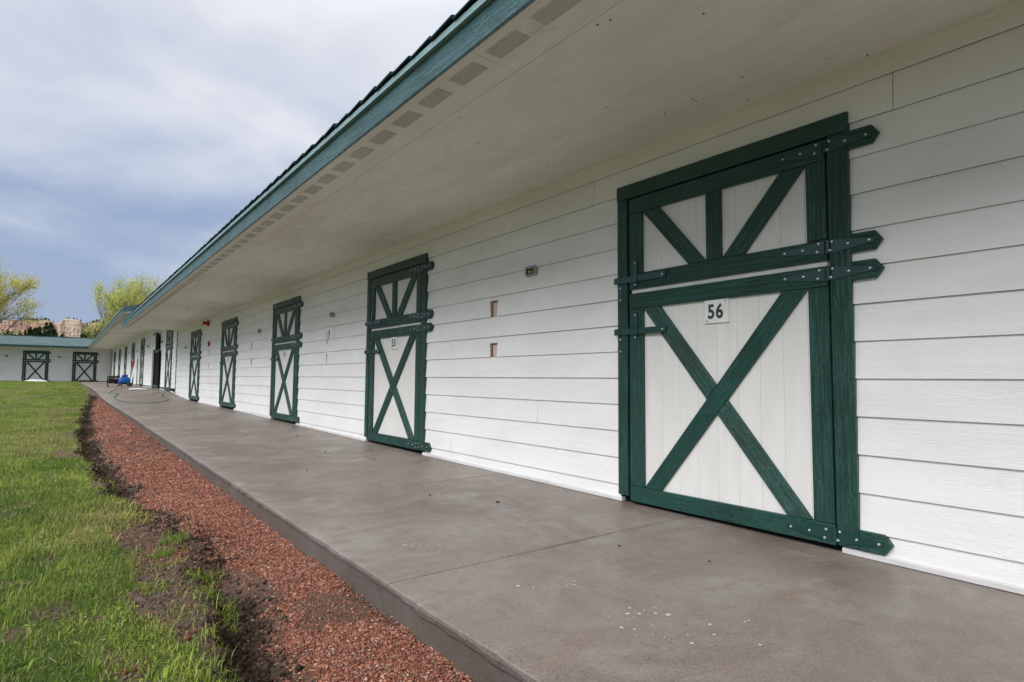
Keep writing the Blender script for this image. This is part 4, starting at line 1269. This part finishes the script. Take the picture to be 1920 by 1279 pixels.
# ------------------------------------------------------------------ trees
def make_tree(name, loc, height, spread, seed, leafcol, label, leaf_n=5200, leaf_s=.17, stems=1, bare=0.0, up=.75, bark=(.22, .18, .13), trunk_r=.28, group=None, leaf_from=.25):
    rr = np.random.default_rng(seed)
    t = empty(name, loc); tag(t, label, 'tree', group)
    base = np.array(loc, float)
    V = []; T = []; cnt = [0]; tips = []
    def limb(p, d, L, r, lvl):
        n = 5; pts = [p]; q = p.copy(); dd = d / np.linalg.norm(d)
        for i in range(n):
            dd = dd + rr.normal(0, .10 + .03 * lvl, 3); dd[2] += .05 * up
            dd /= np.linalg.norm(dd); q = q + dd * L / n; pts.append(q.copy())
        rads = np.linspace(r, r * .55, n + 1)
        b0 = cnt[0]; k = 5 if lvl < 2 else 3
        for i, pt in enumerate(pts):
            tdir = pts[min(i + 1, n)] - pts[max(i - 1, 0)]; tdir /= np.linalg.norm(tdir)
            a = np.cross(tdir, [0, 0, 1] if abs(tdir[2]) < .9 else [1, 0, 0]); a /= np.linalg.norm(a); b = np.cross(tdir, a)
            for j in range(k):
                an = 2 * math.pi * j / k; V.append(pt + (a * math.cos(an) + b * math.sin(an)) * rads[i])
        for i in range(n):
            for j in range(k):
                j2 = (j + 1) % k
                x0, x1, x2, x3 = b0 + i * k + j, b0 + i * k + j2, b0 + (i + 1) * k + j2, b0 + (i + 1) * k + j
                T.append((x0, x1, x2)); T.append((x0, x2, x3))
        cnt[0] += (n + 1) * k
        if lvl >= 2: tips.extend(pts[1:])
        if lvl == 4: return
        nb = (5, 5, 4, 3)[lvl]
        for c in range(nb):
            f = rr.uniform(.35, 1.0) if c < nb - 1 else 1.0
            at = pts[min(n, int(f * n + .5))]
            az = rr.uniform(0, 6.283); tilt = rr.uniform(.25, .75) * (1.15 - .3 * up) if c < nb - 1 else rr.uniform(0, .2)
            s1 = np.array([math.cos(az), math.sin(az), 0])
            nd = dd * math.cos(tilt) + s1 * math.sin(tilt) * spread; nd[2] += .15 * up
            limb(at.copy(), nd, L * rr.uniform(.55, .78), r * .55, lvl + 1)
    for s in range(stems):
        off = np.array([rr.normal(0, .35), rr.normal(0, .35), 0]) if stems > 1 else np.zeros(3)
        limb(base + off, np.array([rr.normal(0, .16) * spread, rr.normal(0, .16) * spread, 1.0]), height * .36, trunk_r / math.sqrt(stems), 0)
    V = np.array(V)
    ztop = (V[:, 2].max() - base[2]); k = height / ztop
    tips = np.array(tips); tips = base + (tips - base) * np.array([k, k, k]); V = base + (V - base) * k
    bc = np.array(bark) * (.8 + .4 * rr.random((len(V), 1)))
    tri_mesh('trunk', V, np.array(T), M['bark'], bc, t, loc)
    hh = (tips[:, 2] - base[2]) / height
    ok = hh > leaf_from
    clump = fbm(tips[:, 0] * .8 + seed, tips[:, 2] * .8, seed)
    w = ok * np.clip((clump - .30 - .35 * bare) * 3.2, .02, 1)
    idx = rr.choice(len(tips), leaf_n, p=w / w.sum())
    c = tips[idx] + rr.normal(0, .20 + .02 * height / 3, (leaf_n, 3))
    a = rr.normal(0, 1, (leaf_n, 3)); a /= np.linalg.norm(a, axis=1, keepdims=True)
    b = np.cross(a, rr.normal(0, 1, (leaf_n, 3))); b /= np.linalg.norm(b, axis=1, keepdims=True)
    s = leaf_s * np.exp(.35 * rr.standard_normal((leaf_n, 1)))
    Q = np.stack([c - a * s * .5, c + b * s * .38, c + a * s * .5, c - b * s * .38], 1)
    lc = np.array(leafcol); t_ = rr.random((leaf_n, 1))
    col = lc[0] * (1 - t_) + lc[1] * t_
    tri_mesh('crown', Q.reshape(-1, 3), np.arange(leaf_n * 4).reshape(-1, 4), M['leaf'], np.repeat(col[:, None], 4, 1).reshape(-1, 3), t, loc)
    return t
yg = [(.46, .52, .12), (.68, .70, .26)]
yy_ = [(.56, .52, .08), (.72, .66, .20)]
make_tree('cottonwood_tree', (5.9, 95, .4), 14.4, .42, 3, yg, 'slender yellow-green tree at the left of the clump behind the raised roof', 15000, .115, 2, .1, 1.0, trunk_r=.2)
make_tree('cottonwood_tree', (8.6, 101, .4), 15.4, .50, 8, yg, 'wide yellow-green tree in the middle of the clump behind the raised roof', 30000, .115, 3, 0, .95, trunk_r=.24)
make_tree('cottonwood_tree', (12.0, 104, .4), 15.0, .5, 14, yy_, 'yellowish tree half hidden behind the ridge of the near roof', 22000, .115, 3, .1, .95, trunk_r=.24)
make_tree('willow_tree', (-9.6, 84, .4), 15.0, .8, 22, yy_, 'big yellow spring tree cut by the left edge of the picture', 52000, .12, 3, .0, .75, leaf_from=.15, trunk_r=.24)
make_tree('bare_tree', (-8.3, 92, .4), 13.4, .80, 31, yg, 'nearly bare spreading tree with grey twigs beside the yellow tree', 2200, .11, 2, .5, .8, bark=(.30, .26, .25), trunk_r=.2)
for i, (x, y, h, sd, lab) in enumerate([(-10.5, 110, 6.5, 41, 'low yellow bush on the left skyline below the bluff'), (-8.2, 120, 5.6, 43, 'low yellow bush in front of the pines on the bluff slope')]):
    make_tree('willow_bush', (x, y, .4), h, 1.0, sd, yy_, lab, 9000, .15, 4, 0, .6, leaf_from=.1, trunk_r=.2)

# ------------------------------------------------------------------ bluff with pines
def bluff_top(x):
    t = np.interp(x, [-420, -120, -60, -37, -22, -8, -5, -2.5, 0, 4, 9, 13, 16, 24, 40, 120, 420], [30, 40, 43, 43.5, 44.6, 44.6, 42.5, 44, 45.6, 45.6, 44.4, 42.3, 43.5, 45.5, 46, 42, 30])
    return t + 2.2 * (fbm(x * .22, x * 0, 121) - .5) + .6 * (fbm(x * 1.3, x * 0, 123) - .5)
def bluff_front(x):
    return np.interp(x, [-420, -60, -20, -6, -3, 10, 13, 15, 30, 420], [600, 600, 597, 590, 576, 572, 580, 590, 588, 600]) + 9 * (fbm(x * .12, x * 0, 125) - .5)
def build_bluff():
    xs = np.concatenate([np.linspace(-420, -60, 60), np.linspace(-58, 46, 420), np.linspace(48, 420, 60)])
    tt = np.linspace(0, 1, 64)
    X, Tt = np.meshgrid(xs, tt, indexing='ij')
    top = bluff_top(X); fr = bluff_front(X)
    foot = np.interp(X, [-60, -24, -8, -4, 2, 9, 14, 30], [34, 35.5, 37, 24, 23, 25, 34, 35])      # where talus meets rock
    Z = np.where(Tt < .4, .5 + (foot - .5) * (Tt / .4), np.where(Tt < .92, foot + (top - foot) * (Tt - .4) / .52, top + 0 * Tt))
    runout = np.where(Tt < .4, (1 - Tt / .4) * 95, 0)
    col_n = fbm(X * .9, Z * .05, 131) - .5
    face = np.where((Tt >= .4) & (Tt < .92), 2.6 * (fbm(X * .3 + 2 * fbm(X * .1, Z * .2, 139), Z * .04, 131) - .5) + .8 * (fbm(X * 1.7, Z * .3, 133) - .5) + (Tt - .4) * 7 + 1.2 * (fbm(X * .15, Z * .9, 137) - .5), 0)
    back = np.where(Tt >= .92, 4 + (Tt - .92) / .08 * 60, 0)
    Yv = fr - runout + face + back
    Z = Z + np.where(Tt < .4, 2.0 * (fbm(X * .3, Tt * 9, 135) - .5), 0)
    rock1 = np.array([.44, .29, .21]); rock2 = np.array([.52, .40, .31]); slope_c = np.array([.27, .24, .10]); gr = np.array([.10, .12, .05])
    pale = sstep(-7, -3, X) * sstep(14, 11, X)
    C = rock1 * (1 - pale[..., None]) + rock2 * pale[..., None]
    stain = sstep(.55, .72, fbm(X * .55, Z * .12, 141))[..., None]
    C = C * (1 - .5 * stain)
    tl = (Tt < .4)[..., None]
    mixg = fbm(X * .25, Tt * 12, 143)[..., None]
    C = np.where(tl, slope_c * mixg + gr * (1 - mixg), C)
    n, k = X.shape; idx = np.arange(n * k).reshape(n, k)
    q = np.stack([idx[:-1, :-1], idx[1:, :-1], idx[1:, 1:], idx[:-1, 1:]], -1).reshape(-1, 4)
    o = tri_mesh('hill', np.stack([X, Yv, Z], -1).reshape(-1, 3), q, M['bluff'], C.reshape(-1, 3))
    tag(o, kind='structure')
build_bluff()

def pine_arrays(x, y, z, h, w, rr, n=70):
    c = np.empty((n, 3)); t = rr.random(n) ** .8
    a = rr.random(n) * 6.283; r = w * (1 - t) ** .8 * np.sqrt(rr.random(n)) + .08
    c[:, 0] = x + r * np.cos(a); c[:, 1] = y + r * np.sin(a); c[:, 2] = z + h * (.12 + .88 * t)
    d = rr.normal(0, 1, (n, 3)); d /= np.linalg.norm(d, axis=1, keepdims=True)
    e = np.cross(d, rr.normal(0, 1, (n, 3))); e /= np.linalg.norm(e, axis=1, keepdims=True)
    s = .28 * w * (.6 + .8 * rr.random((n, 1)))
    Q = np.stack([c - d * s, c + e * s, c + d * s, c - e * s], 1).reshape(-1, 3)
    col = np.repeat(np.array([.022, .042, .022]) * (.6 + .9 * rr.random((n, 1))), 4, 0)
    return Q, col
rr = np.random.default_rng(77)
ORD = ['first', 'second', 'third', 'fourth', 'fifth', 'sixth', 'seventh', 'eighth', 'ninth', 'tenth', 'eleventh', 'twelfth', 'thirteenth', 'fourteenth', 'fifteenth']
pcount = {}
def pine_thing(x, y, z, h, w):
    t = empty('pine_tree', (x, y, z))
    where = 'on the crest of the reddish left cliff' if x < -5 else 'on top of the pale butte' if x < 12 else 'on the crest right of the butte'
    k = pcount[where] = pcount.get(where, -1) + 1
    tag(t, 'small dark pine ' + where + ', ' + ORD[k] + ' from the left', 'pine tree', 'pines along the crest of the bluff')
    Q, c = pine_arrays(x, y, z, h, w, rr)
    tri_mesh('crown', Q, np.arange(len(Q)).reshape(-1, 4), M['needle'], c, t, (x, y, z))
    mb = MB(); mb.tube([(x, y, z - 1.0), (x, y, z + h * .8)], [.12, .03], 4)
    b = mb.build('trunk', M['inner'], t)
for x in [-28.5, -25.6, -24.4, -23.6, -22.3, -21.2, -20.1, -19.0, -17.6, -15.9, -14.6, -13.0, -11.6, -10.3, -7.6, 0.6, 2.2, 5.2, 7.1, 9.4, 13.8, 16.4, 18.0, 19.3, 20.9, 22.4]:
    big = 1.0 if x < -8 else .62 if x < 12 else 1.1
    pine_thing(x + rr.uniform(-.3, .3), float(bluff_front(np.array(x))) + 7.5, float(bluff_top(np.array(x))) - .2, (1.7 + 1.2 * rr.random()) * big, (.75 + .5 * rr.random()) * big)
Qs, Cs = [], []
for k in range(900):
    x = rr.uniform(-75, 60)
    dens = np.interp(x, [-75, -26, -22, -9, -6, -3, 1, 4, 9, 12, 15, 20, 60], [.5, .55, .9, 1, .75, .12, .6, .45, .35, 1, .9, .7, .5])
    if rr.random() > dens: continue
    tt = .62 + .38 * rr.random()
    foot = float(np.interp(x, [-60, -24, -8, -4, 2, 9, 14, 30], [34, 35.5, 37, 31, 29.5, 31, 34, 35]))
    tmax = np.interp(x, [-26, -20, -8, -5, 0, 9, 13, 30], [.9, 1.0, 1.12, 1.0, .98, .95, 1.02, 1.0])
    t_ = tt * tmax
    yv = float(bluff_front(np.array(x))) - (1 - min(t_, 1)) * 95; z = .5 + (foot - .5) * min(t_, 1) - .5 + max(0, t_ - 1) * 20
    Q, c = pine_arrays(x, yv - 1.0, z, 2.6 + 3.0 * rr.random(), 1.1 + 1.0 * rr.random(), rr, 50)
    Qs.append(Q); Cs.append(c)
Q = np.concatenate(Qs); c = np.concatenate(Cs)
tag(tri_mesh('pine_wood', Q, np.arange(len(Q)).reshape(-1, 4), M['needle'], c), 'dark mass of pines on the slopes below the bluff', 'pine wood', kind='stuff')
